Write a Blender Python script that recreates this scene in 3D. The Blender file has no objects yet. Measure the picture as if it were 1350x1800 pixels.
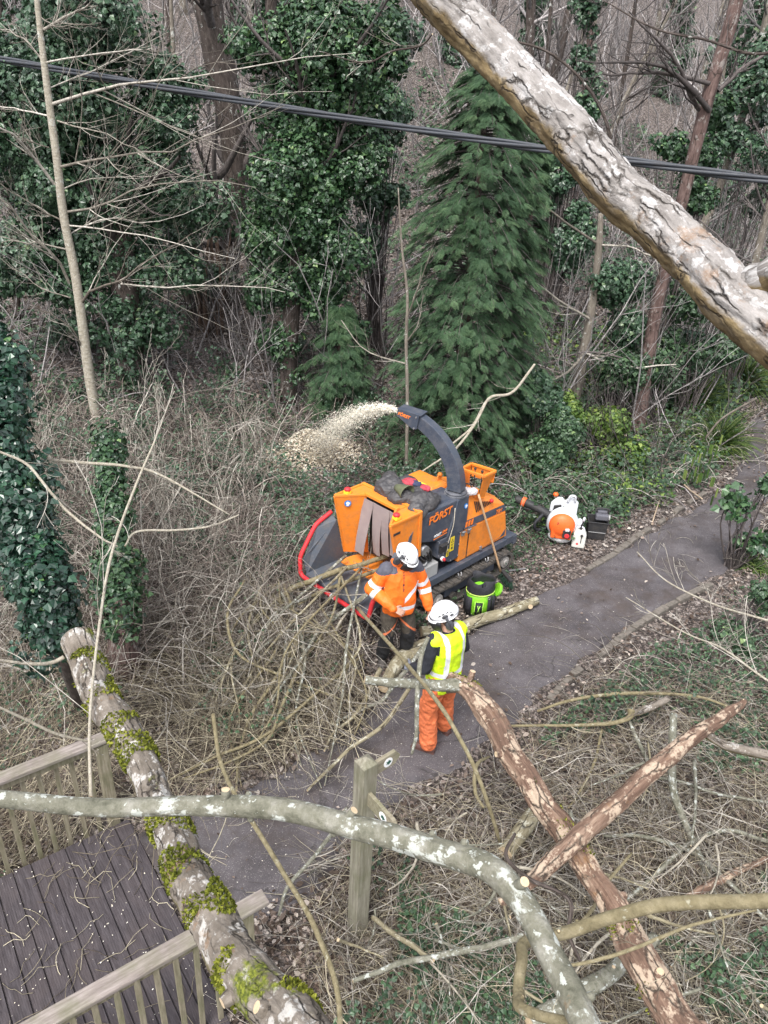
import bpy, bmesh, math, random
import numpy as np
from mathutils import Vector, Matrix
PI=math.pi
sc=bpy.context.scene
# ---------------- camera ----------------
FP=1352.0; CAMZ=6.2
_u=np.array([137.,2474.,1352.]); _u/=np.linalg.norm(_u)
_f=np.array([0,0,-1.]); _y=_f-_f.dot(_u)*_u; _y/=np.linalg.norm(_y); _x=np.cross(_y,_u)
CM=np.array([_x,_y,_u])
cam=bpy.data.objects.new('camera',bpy.data.cameras.new('camera'))
sc.collection.objects.link(cam); sc.camera=cam
m4=Matrix([[*CM[0],0],[*CM[1],0],[*CM[2],CAMZ],[0,0,0,1]])
cam.matrix_world=m4
cam.data.sensor_fit='VERTICAL'; cam.data.sensor_height=36; cam.data.lens=FP/1800*36
cam.data.clip_start=0.05; cam.data.clip_end=500
sc.render.resolution_x=768; sc.render.resolution_y=1024
# ---------------- light ----------------
w=bpy.data.worlds.new("World"); sc.world=w; w.use_nodes=True
nt=w.node_tree; bg=nt.nodes['Background']
sky=nt.nodes.new('ShaderNodeTexSky'); sky.sky_type='NISHITA'; sky.sun_disc=False
SUN_EL=math.radians(58); SUN_AZ=math.radians(200)
sky.sun_elevation=SUN_EL; sky.sun_rotation=SUN_AZ; sky.dust_density=3
hs=nt.nodes.new('ShaderNodeHueSaturation'); hs.inputs['Saturation'].default_value=0.34
nt.links.new(sky.outputs[0],hs.inputs['Color']); nt.links.new(hs.outputs[0],bg.inputs['Color'])
bg.inputs['Strength'].default_value=0.15
sl=bpy.data.lights.new('sun','SUN'); sl.energy=1.5; sl.angle=math.radians(25); sl.color=(1,.97,.93)
so=bpy.data.objects.new('sun',sl); sc.collection.objects.link(so)
d=Vector((math.sin(SUN_AZ)*math.cos(SUN_EL),math.cos(SUN_AZ)*math.cos(SUN_EL),math.sin(SUN_EL)))
so.rotation_euler=d.to_track_quat('Z','Y').to_euler()
sc.view_settings.view_transform='Standard'; sc.view_settings.look='None'; sc.view_settings.gamma=1
sc.view_settings.exposure=1.22
# ---------------- pixel -> world helpers ----------------
C0=np.array([0,0,CAMZ])
def ray(px,py):
    r=CM@np.array([px-675.,-(py-900.),-FP]); return r
def gz(px,py,z=0.): r=ray(px,py); return C0+(z-CAMZ)/r[2]*r
def gd(px,py,dist): r=ray(px,py); return C0+dist*r/np.linalg.norm(r)
def gy(px,py,Y): r=ray(px,py); return C0+Y/r[1]*r
def proj(P):
    c=(np.atleast_2d(P)-C0)@CM; return 675-c[:,0]/c[:,2]*FP, 900+c[:,1]/c[:,2]*FP, -c[:,2]
def depth(p): return float(-((np.array(p)-C0)@CM)[2])
rng=np.random.default_rng(7)
def noise(P,scale=1.,seed=0,oct=3):
    P=np.asarray(P,float); r=np.random.default_rng(seed); o=np.zeros(P.shape[:-1]); a=1.;s=scale;tot=0
    for k in range(oct):
        for j in range(4):
            v=r.normal(size=P.shape[-1]); v/=np.linalg.norm(v); v*=s*(.7+.6*r.random())*2*PI
            o+=a*np.sin(P@v+r.random()*6.28)/4*1.6
        tot+=a; a*=.5; s*=2.1
    return o/tot
def hillz(x,y):
    x=np.asarray(x,float); y=np.asarray(y,float)
    t=np.maximum(0,y-12.5-0.5*np.maximum(0,x-1)); z=t*t/(t+5)*0.40
    # dip round the bridge
    s=x*.8+y*.6; n=-x*.6+y*.8
    dip=np.clip((1.1-s)/.9,0,1)
    dip2=dip*dip*(3-2*dip)*.55
    return z-dip2
def terr(x,y):
    P=np.stack([np.asarray(x,float),np.asarray(y,float)],-1)
    near=np.clip((np.abs(P[...,1]-8)-2)/4,0.15,1)
    return hillz(x,y)+noise(P,.13,3,3)*.12*near
def gt(px,py,h=0.):
    r=ray(px,py); t=1/np.linalg.norm(r); 
    ts=np.linspace(2,80,1500)*t
    Q=C0+ts[:,None]*r; dz=Q[:,2]-terr(Q[:,0],Q[:,1])-h
    i=np.argmax(dz<0) if (dz<0).any() else len(ts)-1
    return Q[i]
# ---------------- mesh builder ----------------
class MB:
    def __init__(s): s.V=[];s.F=[];s.M=[];s.A=[];s.B=[];s.n=0;s.S=[]
    def add(s,V,F,mat=0,rnd=0.,bk=None,smooth=True):
        V=np.asarray(V,float).reshape(-1,3); F=np.asarray(F,int)
        s.V.append(V); s.F.append(F+s.n); s.M.append(np.broadcast_to(np.asarray(mat,int),(len(F),)).copy())
        s.A.append(np.broadcast_to(np.asarray(rnd,float),(len(V),)).copy())
        s.B.append(V*0 if bk is None else np.asarray(bk,float).reshape(-1,3))
        s.S.append(np.full(len(F),smooth)); s.n+=len(V)
    def poly(s,pts,mat=0,smooth=False): s.add(pts,[list(range(len(pts)))],mat,smooth=smooth)
    def mesh(s,name='m'):
        me=bpy.data.meshes.new(name); V=np.concatenate(s.V)
        me.vertices.add(len(V)); me.vertices.foreach_set('co',V.ravel())
        idx=np.concatenate([f.ravel() for f in s.F]); tot=np.concatenate([np.full(len(f),f.shape[1]) for f in s.F])
        me.loops.add(len(idx)); me.loops.foreach_set('vertex_index',idx)
        me.polygons.add(len(tot)); st=np.concatenate([[0],np.cumsum(tot)[:-1]])
        me.polygons.foreach_set('loop_start',st); me.polygons.foreach_set('loop_total',tot)
        me.polygons.foreach_set('material_index',np.concatenate(s.M))
        me.polygons.foreach_set('use_smooth',np.concatenate(s.S))
        at=me.attributes.new('rnd','FLOAT','POINT'); at.data.foreach_set('value',np.concatenate(s.A))
        at=me.attributes.new('bk','FLOAT_VECTOR','POINT'); at.data.foreach_set('vector',np.concatenate(s.B).ravel())
        me.update(calc_edges=True); me.validate(); return me
    def build(s,name,mats,parent=None,bevel=0,solid=0):
        me=s.mesh(name)
        for m in (mats if isinstance(mats,(list,tuple)) else [mats]): me.materials.append(m)
        o=bpy.data.objects.new(name,me); sc.collection.objects.link(o)
        if parent: o.parent=parent
        if solid:
            q=o.modifiers.new('s','SOLIDIFY'); q.thickness=solid
        if bevel:
            b=o.modifiers.new('b','BEVEL'); b.width=bevel; b.segments=2; b.limit_method='ANGLE'; b.angle_limit=.6
            b.harden_normals=False
        return o
    # shapes
    def box(s,c,size,R=None,mat=0):
        x,y,z=[q/2 for q in size]
        V=np.array([[i,j,k] for i in(-x,x) for j in(-y,y) for k in(-z,z)])
        if R is not None: V=V@np.asarray(R).T
        s.add(V+np.asarray(c),[[0,1,3,2],[4,6,7,5],[0,4,5,1],[2,3,7,6],[0,2,6,4],[1,5,7,3]],mat,smooth=False)
    def bar(s,p,q,a,b,up=(0,0,1),mat=0):
        p=np.asarray(p,float);q=np.asarray(q,float);t=q-p;L=np.linalg.norm(t);t/=L
        u=np.asarray(up,float); n=np.cross(t,u)
        if np.linalg.norm(n)<1e-3: n=np.cross(t,[1,0,0.1])
        n/=np.linalg.norm(n); b2=np.cross(n,t)
        s.box((p+q)/2,(L,a,b),np.array([t,n,b2]).T,mat)
    def slab(s,pts,off,mat=0):
        P=np.asarray(pts,float); n=len(P); Q=P+np.asarray(off)
        s.add(np.concatenate([P,Q]),[list(range(n))[::-1]],mat,smooth=False)
        s.F[-1]=s.F[-1]; base=s.n-2*n
        s.F.append(np.array([list(range(n,2*n))])+base); s.M.append(np.array([mat])); s.S.append(np.array([False]))
        s.F.append(np.array([[i,(i+1)%n,n+(i+1)%n,n+i] for i in range(n)])+base); s.M.append(np.full(n,mat)); s.S.append(np.full(n,False))
    def loft(s,rings,mat=0,smooth=False,cap=True,rnd=0.):
        R=np.asarray(rings,float); K,n,_=R.shape
        k,i=np.meshgrid(np.arange(K-1),np.arange(n),indexing='ij'); j=(i+1)%n
        F=np.stack([k*n+i,k*n+j,(k+1)*n+j,(k+1)*n+i],-1).reshape(-1,4)
        base=s.n; s.add(R.reshape(-1,3),F,mat,rnd,smooth=smooth)
        if cap:
            for f in (list(range(n))[::-1],[(K-1)*n+q for q in range(n)]):
                s.F.append(np.array([f])+base); s.M.append(np.array([mat])); s.S.append(np.array([False]))
    def tube(s,P,R,sides=8,mat=0,rnd=0.,cap=True,disp=None,capmat=None):
        P=np.asarray(P,float); K=len(P); R=np.broadcast_to(np.asarray(R,float),(K,))
        T=np.gradient(P,axis=0); T/=np.linalg.norm(T,axis=1)[:,None]+1e-12
        ref=np.array([.31,.87,.38]) if abs(T.mean(0)@np.array([.31,.87,.38]))<.8 else np.array([.9,-.2,.3])
        N=np.zeros_like(P); n=np.cross(T[0],ref)
        for k in range(K):
            n=n-(n@T[k])*T[k]; n/=np.linalg.norm(n)+1e-12; N[k]=n
        B=np.cross(T,N); a=np.arange(sides)/sides*2*PI
        Ls=np.concatenate([[0],np.cumsum(np.linalg.norm(np.diff(P,axis=0),axis=1))])
        rr=R[:,None]*np.ones(sides)[None]
        bk=np.stack([rr*np.cos(a),rr*np.sin(a),np.broadcast_to(Ls[:,None],rr.shape)],-1)
        if disp is not None: rr=rr+disp(bk,R)
        V=P[:,None]+rr[...,None]*(N[:,None]*np.cos(a)[None,:,None]+B[:,None]*np.sin(a)[None,:,None])
        k,i=np.meshgrid(np.arange(K-1),np.arange(sides),indexing='ij'); j=(i+1)%sides
        F=np.stack([k*sides+i,k*sides+j,(k+1)*sides+j,(k+1)*sides+i],-1).reshape(-1,4)
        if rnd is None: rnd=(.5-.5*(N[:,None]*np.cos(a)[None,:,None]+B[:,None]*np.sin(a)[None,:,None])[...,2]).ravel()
        base=s.n; s.add(V,F,mat,rnd,bk)
        if cap:
            cm=mat if capmat is None else capmat
            for f in (list(range(sides))[::-1],[(K-1)*sides+q for q in range(sides)]):
                s.F.append(np.array([f])+base); s.M.append(np.array([cm])); s.S.append(np.array([False]))
    def tubes(s,P,R,sides=4,mat=0,rnd=None):
        P=np.asarray(P,float); N,K,_=P.shape
        T=np.gradient(P,axis=1); T/=np.linalg.norm(T,axis=-1,keepdims=True)+1e-12
        m=T.mean(1); ref=np.where(np.abs(m[:,2:3])<.8,np.array([[0,0,1.]]),np.array([[1.,0,0]]))
        n=np.cross(T,ref[:,None]); n/=np.linalg.norm(n,axis=-1,keepdims=True)+1e-9; b=np.cross(T,n)
        a=np.arange(sides)/sides*2*PI
        V=P[:,:,None]+R[:,:,None,None]*(n[:,:,None]*np.cos(a)[:,None]+b[:,:,None]*np.sin(a)[:,None])
        q=np.arange(N)[:,None,None]*K*sides; k=np.arange(K-1)[None,:,None]; i=np.arange(sides)[None,None]; j=(i+1)%sides
        F=np.stack([q+k*sides+i,q+k*sides+j,q+(k+1)*sides+j,q+(k+1)*sides+i],-1).reshape(-1,4)
        if rnd is None: rnd=rng.random(N)
        s.add(V,F,mat,np.repeat(rnd,K*sides))
    def sphere(s,c,r,nu=16,nv=10,mat=0,R=None,zmin=-1,rnd=0.):
        r=np.broadcast_to(np.asarray(r,float),(3,)); th=np.linspace(math.acos(zmin) if zmin>-1 else PI-.02,.02,nv)
        a=np.arange(nu)/nu*2*PI
        ring=np.stack([np.sin(th)[:,None]*np.cos(a),np.sin(th)[:,None]*np.sin(a),np.cos(th)[:,None]*np.ones(nu)],-1)*r
        if R is not None: ring=ring@np.asarray(R).T
        s.loft(ring+np.asarray(c),mat,True,True,rnd)
    def cyl(s,p,q,r,r2=None,sides=16,mat=0):
        p=np.asarray(p,float);q=np.asarray(q,float); r2=r if r2 is None else r2
        t=(q-p);t/=np.linalg.norm(t); n=np.cross(t,[0,0,1.] if abs(t[2])<.9 else [1.,0,0]);n/=np.linalg.norm(n);b=np.cross(n,t)
        a=np.arange(sides)/sides*2*PI; c=np.cos(a)[:,None]*n+np.sin(a)[:,None]*b
        s.loft([p+c*r,q+c*r2],mat,True)
    # leaves: pos (N,3), d direction, nrm
    def leaves(s,pos,d,nr,size,kind='ivy',mat=0,rnd=None):
        N=len(pos); d=d/(np.linalg.norm(d,axis=1)[:,None]+1e-9)
        x=np.cross(d,nr); x/=np.linalg.norm(x,axis=1)[:,None]+1e-9; z=np.cross(x,d)
        if kind=='ivy': S=[(0,0,0),(.55,.25,-.12),(.28,.62,.02),(0,1.05,-.08),(-.28,.62,.02),(-.55,.25,-.12)]; F=[[0,1,2,3],[0,3,4,5]]
        elif kind=='needle': S=[(-.03,0,0),(.03,0,0),(.055,.55,.0),(0,1,-.09),(-.055,.55,0)]; F=[[0,1,2,3,4]]
        elif kind=='blade': S=[(-.025,0,0),(.025,0,0),(.03,.5,.22),(0,1,0),(-.03,.5,.22)]; F=[[0,1,2,3,4]]
        elif kind=='chip': S=[(-.25,-.4,0),(.25,-.45,.05),(.2,.5,0),(-.2,.45,.06)]; F=[[0,1,2,3]]
        else: S=[(0,-.5,0),(.33,-.1,.12),(.2,.35,.1),(0,.55,0),(-.25,.3,.14),(-.32,-.15,.1)]; F=[[0,1,2,3],[0,3,4,5]]
        S=np.array(S); F=np.array(F)
        size=np.broadcast_to(np.asarray(size,float),(N,))
        V=pos[:,None]+size[:,None,None]*(S[None,:,0:1]*x[:,None]+S[None,:,1:2]*d[:,None]+S[None,:,2:3]*z[:,None])
        FF=(np.arange(N)[:,None,None]*len(S)+F[None]).reshape(-1,F.shape[1])
        if rnd is None: rnd=rng.random(N)
        s.add(V,FF,mat,np.repeat(rnd,len(S)),smooth=False)
def unit(v): return v/(np.linalg.norm(v,axis=-1,keepdims=True)+1e-9)
def catmull(P,n):
    P=np.asarray(P,float); K=len(P); Q=np.concatenate([[2*P[0]-P[1]],P,[2*P[-1]-P[-2]]])
    t=np.linspace(0,K-1-1e-6,n); i=t.astype(int); f=(t-i)[:,None]
    a,b,c,d_=Q[i],Q[i+1],Q[i+2],Q[i+3]
    return .5*((2*b)+(-a+c)*f+(2*a-5*b+4*c-d_)*f*f+(-a+3*b-3*c+d_)*f**3)
# ---------------- objects / tags ----------------
def tag(o,label,cat=None,group=None,kind=None):
    if label: o['label']=label
    if cat: o['category']=cat
    if group: o['group']=group
    if kind: o['kind']=kind
    return o
def empty(name,label,cat,loc=(0,0,0),rz=0,group=None):
    o=bpy.data.objects.new(name,None); sc.collection.objects.link(o); o.location=loc; o.rotation_euler=(0,0,rz)
    o.empty_display_size=.1; return tag(o,label,cat,group)
def reloc(o,p):   # move an object's origin to p, geometry stays
    me=o.data; v=np.empty(len(me.vertices)*3); me.vertices.foreach_get('co',v); v=v.reshape(-1,3)-np.asarray(p); me.vertices.foreach_set('co',v.ravel()); o.location=p; me.update(); return o
def text(body,size,M,mat,parent,name='lettering',ext=.001,shear=0.,off=0.,align='LEFT'):
    cu=bpy.data.curves.new(name,'FONT'); cu.body=body; cu.size=size; cu.extrude=ext; cu.shear=shear; cu.offset=off; cu.align_x=align
    t=bpy.data.objects.new('tmp',cu); sc.collection.objects.link(t); bpy.context.view_layer.update()
    me=bpy.data.meshes.new_from_object(t.evaluated_get(bpy.context.evaluated_depsgraph_get()))
    bpy.data.objects.remove(t); me.transform(M); me.materials.clear(); me.materials.append(mat); me.name=name
    o=bpy.data.objects.new(name,me); sc.collection.objects.link(o)
    if parent: o.parent=parent
    return o
def frame(o,x,y):  # matrix with origin o, axes x,y
    x=Vector(x).normalized(); y=Vector(y); y=(y-y.dot(x)*x).normalized(); z=x.cross(y)
    return Matrix([[x[0],y[0],z[0],o[0]],[x[1],y[1],z[1],o[1]],[x[2],y[2],z[2],o[2]],[0,0,0,1]])
# ---------------- materials ----------------
def newmat(name):
    m=bpy.data.materials.new(name); m.use_nodes=True; n=m.node_tree; return m,n,n.nodes['Principled BSDF']
def N(n,t,**k):
    q=n.nodes.new(t)
    for a,b in k.items(): setattr(q,a,b)
    return q
def ramp(n,fac,stops):
    r=N(n,'ShaderNodeValToRGB'); e=r.color_ramp.elements
    while len(e)<len(stops): e.new(.5)
    for q,(p,c) in zip(e,stops): q.position=p; q.color=(*c,1) if len(c)==3 else c
    n.links.new(fac,r.inputs['Fac']); return r.outputs['Color']
def tex(n,kind,scale,vec=None,detail=4,rough=.6,**k):
    t=N(n,'ShaderNodeTex'+kind,**k); t.inputs['Scale'].default_value=scale
    if kind=='Noise': t.inputs['Detail'].default_value=detail; t.inputs['Roughness'].default_value=rough
    if vec is not None: n.links.new(vec,t.inputs['Vector'])
    return t
def mix(n,f,a,b,mode='MIX'):
    q=N(n,'ShaderNodeMix',data_type='RGBA',blend_type=mode)
    for s,v in ((0,f),(6,a),(7,b)):
        if hasattr(v,'links') or hasattr(v,'is_linked'): n.links.new(v,q.inputs[s])
        else: q.inputs[s].default_value=(*v,1) if isinstance(v,tuple) and len(v)==3 else v
    return q.outputs[2]
def bump(n,b,h,s=.3,d=.01):
    q=N(n,'ShaderNodeBump'); q.inputs['Strength'].default_value=s; q.inputs['Distance'].default_value=d
    n.links.new(h,q.inputs['Height']); n.links.new(q.outputs[0],b.inputs['Normal'])
def objco(n): return N(n,'ShaderNodeTexCoord').outputs['Object']
def attr(n,a,o='Fac'): q=N(n,'ShaderNodeAttribute',attribute_name=a); return q.outputs[o]
def mapping(n,v,sc_): q=N(n,'ShaderNodeMapping'); n.links.new(v,q.inputs['Vector']); q.inputs['Scale'].default_value=sc_; return q.outputs[0]
def paint(name,col,rough=.45,dirt=.35,dcol=(.10,.08,.06),metal=0.,scale=9,bmp=.08):
    m,n,b=newmat(name); v=objco(n); t=tex(n,'Noise',scale,v,8,.7); t2=tex(n,'Noise',scale*6,v,4,.7)
    f=ramp(n,t.outputs['Fac'],[(.45,(0,0,0)),(.75,(dirt,)*3)])
    f2=ramp(n,t2.outputs['Fac'],[(.5,(0,0,0)),(.8,(dirt,)*3)])
    c=mix(n,f,col,dcol); c=mix(n,f2,c,tuple(q*.6+.12 for q in col))
    n.links.new(c,b.inputs['Base Color']); b.inputs['Metallic'].default_value=metal
    r=ramp(n,t.outputs['Fac'],[(.3,(rough,)*3),(.7,(min(1,rough+.3),)*3)]); n.links.new(r,b.inputs['Roughness'])
    bump(n,b,t2.outputs['Fac'],bmp,.004); return m
def cloth(name,col,var=.25,scale=14,bmp=.5,rough=.85):
    m,n,b=newmat(name); v=objco(n); t=tex(n,'Noise',scale,v,6,.6); t2=tex(n,'Noise',scale*.45,v,3)
    c=ramp(n,t.outputs['Fac'],[(.3,tuple(q*(1-var) for q in col)),(.7,tuple(min(1,q*(1+var*.5)) for q in col))])
    n.links.new(c,b.inputs['Base Color']); b.inputs['Roughness'].default_value=rough
    s=N(n,'ShaderNodeMath',operation='ADD'); n.links.new(t.outputs['Fac'],s.inputs[0]); n.links.new(t2.outputs['Fac'],s.inputs[1])
    bump(n,b,s.outputs[0],bmp,.03); return m
def leafmat(name,stops,rough=.45,trans=.15,spec=.5):
    m,n,b=newmat(name); c=ramp(n,attr(n,'rnd'),stops)
    t=tex(n,'Noise',1.3,N(n,'ShaderNodeNewGeometry').outputs['Position'],2)
    c=mix(n,1.,c,ramp(n,t.outputs['Fac'],[(.3,(.7,.74,.72)),(.7,(1.1,1.08,1.0))]),'MULTIPLY')
    n.links.new(c,b.inputs['Base Color']); b.inputs['Roughness'].default_value=rough
    b.inputs['Specular IOR Level'].default_value=spec
    if trans:
        ts=N(n,'ShaderNodeBsdfTranslucent'); n.links.new(c,ts.inputs['Color']); ms=N(n,'ShaderNodeMixShader'); ms.inputs[0].default_value=trans
        n.links.new(b.outputs[0],ms.inputs[1]); n.links.new(ts.outputs[0],ms.inputs[2]); n.links.new(ms.outputs[0],n.nodes['Material Output'].inputs['Surface'])
    return m
def twigmat(name,stops,rough=.8):
    m,n,b=newmat(name); c=ramp(n,attr(n,'rnd'),stops)
    t=tex(n,'Noise',18,objco(n),3); c=mix(n,1.,c,ramp(n,t.outputs['Fac'],[(.35,(.6,.6,.6)),(.65,(1.2,1.2,1.2))]),'MULTIPLY')
    n.links.new(c,b.inputs['Base Color']); b.inputs['Roughness'].default_value=rough; return m
def bark(name,cols,lichen=.5,moss=.3,orange=.0,crack=1.,lsc=9.,stretch=.35,lcol=(.55,.56,.52),flat=0.,msc=3.,spots=0,under=None,cst=.22,csc=11):
    m,n,b=newmat(name); bk=attr(n,'bk','Vector'); v=mapping(n,bk,(1,1,stretch)); v1=mapping(n,bk,(1,1,.8))
    t=tex(n,'Noise',14,v,8,.7); c=ramp(n,t.outputs['Fac'],[(.3,cols[0]),(.5,cols[1]),(.7,cols[2])])
    # lichen blotches
    l=tex(n,'Noise',lsc,v1,6,.6,); l2=tex(n,'Noise',lsc*6,v1,3)
    lf=mix(n,.25,l.outputs['Fac'],l2.outputs['Fac'])
    e=.62-.2*lichen; c=mix(n,ramp(n,lf,[(e,(0,0,0)),(e+.05,(.85,)*3)]),c,lcol)
    if spots:
        sv=tex(n,'Voronoi',spots,mix(n,.05,v1,tex(n,'Noise',30,bk,3).outputs['Color'])); sp_=N(n,'ShaderNodeSeparateColor'); n.links.new(sv.outputs['Color'],sp_.inputs[0])
        mm=N(n,'ShaderNodeMath',operation='MULTIPLY'); n.links.new(sp_.outputs[0],mm.inputs[0]); mm.inputs[1].default_value=.42; m2=N(n,'ShaderNodeMath',operation='SUBTRACT'); n.links.new(mm.outputs[0],m2.inputs[0]); n.links.new(sv.outputs['Distance'],m2.inputs[1])
        c=mix(n,ramp(n,m2.outputs[0],[(.0,(0,0,0)),(.05,(.8,)*3)]),c,lcol)
    if orange:
        o=tex(n,'Noise',5,v1,7,.75); c=mix(n,ramp(n,o.outputs['Fac'],[(.62-.12*orange,(0,0,0)),(.70-.1*orange,(.6,)*3)]),c,(.23,.125,.055))
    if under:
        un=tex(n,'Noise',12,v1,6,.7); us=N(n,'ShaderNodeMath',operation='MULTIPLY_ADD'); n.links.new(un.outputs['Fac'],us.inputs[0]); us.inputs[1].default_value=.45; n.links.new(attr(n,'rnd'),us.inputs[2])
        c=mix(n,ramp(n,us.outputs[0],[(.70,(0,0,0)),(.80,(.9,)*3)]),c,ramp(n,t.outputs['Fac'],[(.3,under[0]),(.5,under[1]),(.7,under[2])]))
    # cracks
    cv=mapping(n,bk,(1,1,cst)); w=tex(n,'Voronoi',csc*crack,mix(n,.05,cv,tex(n,'Noise',8,bk,4).outputs['Color']),feature='DISTANCE_TO_EDGE')
    brk=tex(n,'Noise',7,v1,3)
    cf=ramp(n,w.outputs['Distance'],[(0,(1,1,1)),(.06,(0,0,0))]); cf=mix(n,1.,cf,ramp(n,brk.outputs['Fac'],[(.42,(0,0,0)),(.56,(1-flat,)*3)]),'MULTIPLY')
    c=mix(n,cf,c,(.035,.028,.022))
    ms=tex(n,'Noise',msc,v1,8,.7); ms2=N(n,'ShaderNodeNewGeometry')
    if moss:
        mf=ramp(n,ms.outputs['Fac'],[(.70-.22*moss,(0,0,0)),(.75-.22*moss,(1,1,1))])
        c=mix(n,mf,c,ramp(n,l2.outputs['Fac'],[(.35,(.045,.06,.012)),(.65,(.20,.22,.03))]))
    n.links.new(c,b.inputs['Base Color']); b.inputs['Roughness'].default_value=.88; b.inputs['Specular IOR Level'].default_value=.25
    h=mix(n,cf,t.outputs['Fac'],(0,0,0)); bump(n,b,h,.9,.02); return m
def rockmat(name,a,bb,scale=20,rough=.95,b_=.6,dist=.01):
    m,n,b=newmat(name); v=objco(n); t=tex(n,'Noise',scale,v,8,.75); c=ramp(n,t.outputs['Fac'],[(.3,a),(.7,bb)])
    n.links.new(c,b.inputs['Base Color']); b.inputs['Roughness'].default_value=rough; bump(n,b,t.outputs['Fac'],b_,dist); return m
# ================= SETTING =================
PL=[(240,1470),(330,1425),(430,1385),(500,1345),(570,1300),(640,1240),(710,1185),(800,1122),(900,1066),(1030,1003),(1130,940),(1240,880),(1300,822),(1318,770),(1322,720)]
PR=[(335,1640),(440,1640),(560,1560),(640,1450),(760,1375),(840,1325),(905,1275),(965,1212),(1040,1160),(1110,1105),(1230,1035),(1300,985),(1335,930),(1348,870),(1346,810),(1346,770),(1347,720)]
PLw=np.array([gz(*p)[:2] for p in PL]); PRw=np.array([gz(*p)[:2] for p in PR])
PLs=catmull(PLw,120); PRs=catmull(PRw,120); PC=(PLs+PRs)/2; PWd=np.linalg.norm(PLs-PRs,axis=1)/2
def pathdist(x,y):   # <0 inside path
    x=np.asarray(x,float).ravel(); y=np.asarray(y,float).ravel(); o=np.full(len(x),9.)
    for k in range(0,120,2): o=np.minimum(o,np.hypot(x-PC[k,0],y-PC[k,1])-PWd[k])
    return o
_terr0=terr
def terr(x,y):
    x=np.asarray(x,float);y=np.asarray(y,float); sh=x.shape
    pd=pathdist(x,y).reshape(sh); f=np.clip(pd/.9,0,1)
    h=hillz(x,y); return h+(_terr0(x,y)-h)*f
bE=np.array([.8,.6]); bN=np.array([-.6,.8])
def bp(s,n,z): q=bE*s+bN*n; return np.array([q[0],q[1],z])
def on_deck(x,y): s=x*.8+y*.6; n=-x*.6+y*.8; return (s<1.25)&(n>3.15)&(n<5.5)
def samples(n,y0,y1,p=1.,seed=0,wx=.78,x0=-99,x1=99,m=2.,nodeck=True,nopath=0.):
    r=np.random.default_rng(seed); out=[]; c=0
    while c<n:
        k=n*2; u=r.random(k); y=(y0**(1-p)+u*(y1**(1-p)-y0**(1-p)))**(1/(1-p)) if p!=1 else y0*(y1/y0)**u
        x=(r.random(k)*2-1)*(wx*y+m); ok=(x>x0)&(x<x1)
        x,y=x[ok],y[ok]
        if nodeck: q=~on_deck(x,y); x,y=x[q],y[q]
        if nopath is not None: q=pathdist(x,y)>nopath+.25*noise(np.stack([x,y],-1),.8,5); x,y=x[q],y[q]
        out.append(np.stack([x,y],-1)); c+=len(x)
    return np.concatenate(out)[:n]
# ground
def mk_ground():
    gx=np.concatenate([-np.geomspace(70,14,18),np.linspace(-13.5,13.5,260),np.geomspace(14,70,18)])
    gyy=np.concatenate([np.linspace(-8,1.5,16),np.linspace(1.8,20,230),np.geomspace(20.3,110,60)])
    X,Y=np.meshgrid(gx,gyy); Z=terr(X,Y)+noise(np.stack([X,Y],-1),1.7,9,2)*.018*np.clip(pathdist(X,Y).reshape(X.shape)/.5,0,1)-.012
    b=MB(); n,m=X.shape; k,i=np.meshgrid(np.arange(n-1),np.arange(m-1),indexing='ij')
    b.add(np.stack([X,Y,Z],-1),np.stack([k*m+i,k*m+i+1,(k+1)*m+i+1,(k+1)*m+i],-1).reshape(-1,4))
    mt,nn,bs=newmat('leaf_litter_soil'); v=objco(nn)
    t=tex(nn,'Noise',1.1,v,8,.7); vo=tex(nn,'Voronoi',24,v); v2=tex(nn,'Voronoi',55,mix(nn,.06,v,tex(nn,'Noise',9,v).outputs['Color']))
    soil=ramp(nn,t.outputs['Fac'],[(.3,(.022,.017,.015)),(.55,(.045,.035,.031)),(.75,(.085,.067,.06))])
    sp=N(nn,'ShaderNodeSeparateColor'); nn.links.new(vo.outputs['Color'],sp.inputs[0])
    lf=ramp(nn,sp.outputs[0],[(0,(.05,.040,.034)),(.45,(.12,.097,.083)),(.75,(.23,.195,.175)),(1,(.38,.34,.31))])
    msk=ramp(nn,sp.outputs[1],[(.45,(0,0,0)),(.55,(1,1,1))])
    c=mix(nn,msk,soil,lf); sp2=N(nn,'ShaderNodeSeparateColor'); nn.links.new(v2.outputs['Color'],sp2.inputs[0])
    c=mix(nn,ramp(nn,sp2.outputs[0],[(.66,(0,0,0)),(.7,(.8,.8,.8))]),c,ramp(nn,sp2.outputs[1],[(0,(.05,.035,.03)),(1,(.34,.28,.25))]))
    nn.links.new(c,bs.inputs['Base Color']); bs.inputs['Roughness'].default_value=.9
    s=N(nn,'ShaderNodeMath',operation='ADD'); nn.links.new(vo.outputs['Distance'],s.inputs[0]); nn.links.new(v2.outputs['Distance'],s.inputs[1])
    bump(nn,bs,s.outputs[0],.8,.03)
    tag(b.build('ground',mt),None,kind='structure')
mk_ground()
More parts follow.
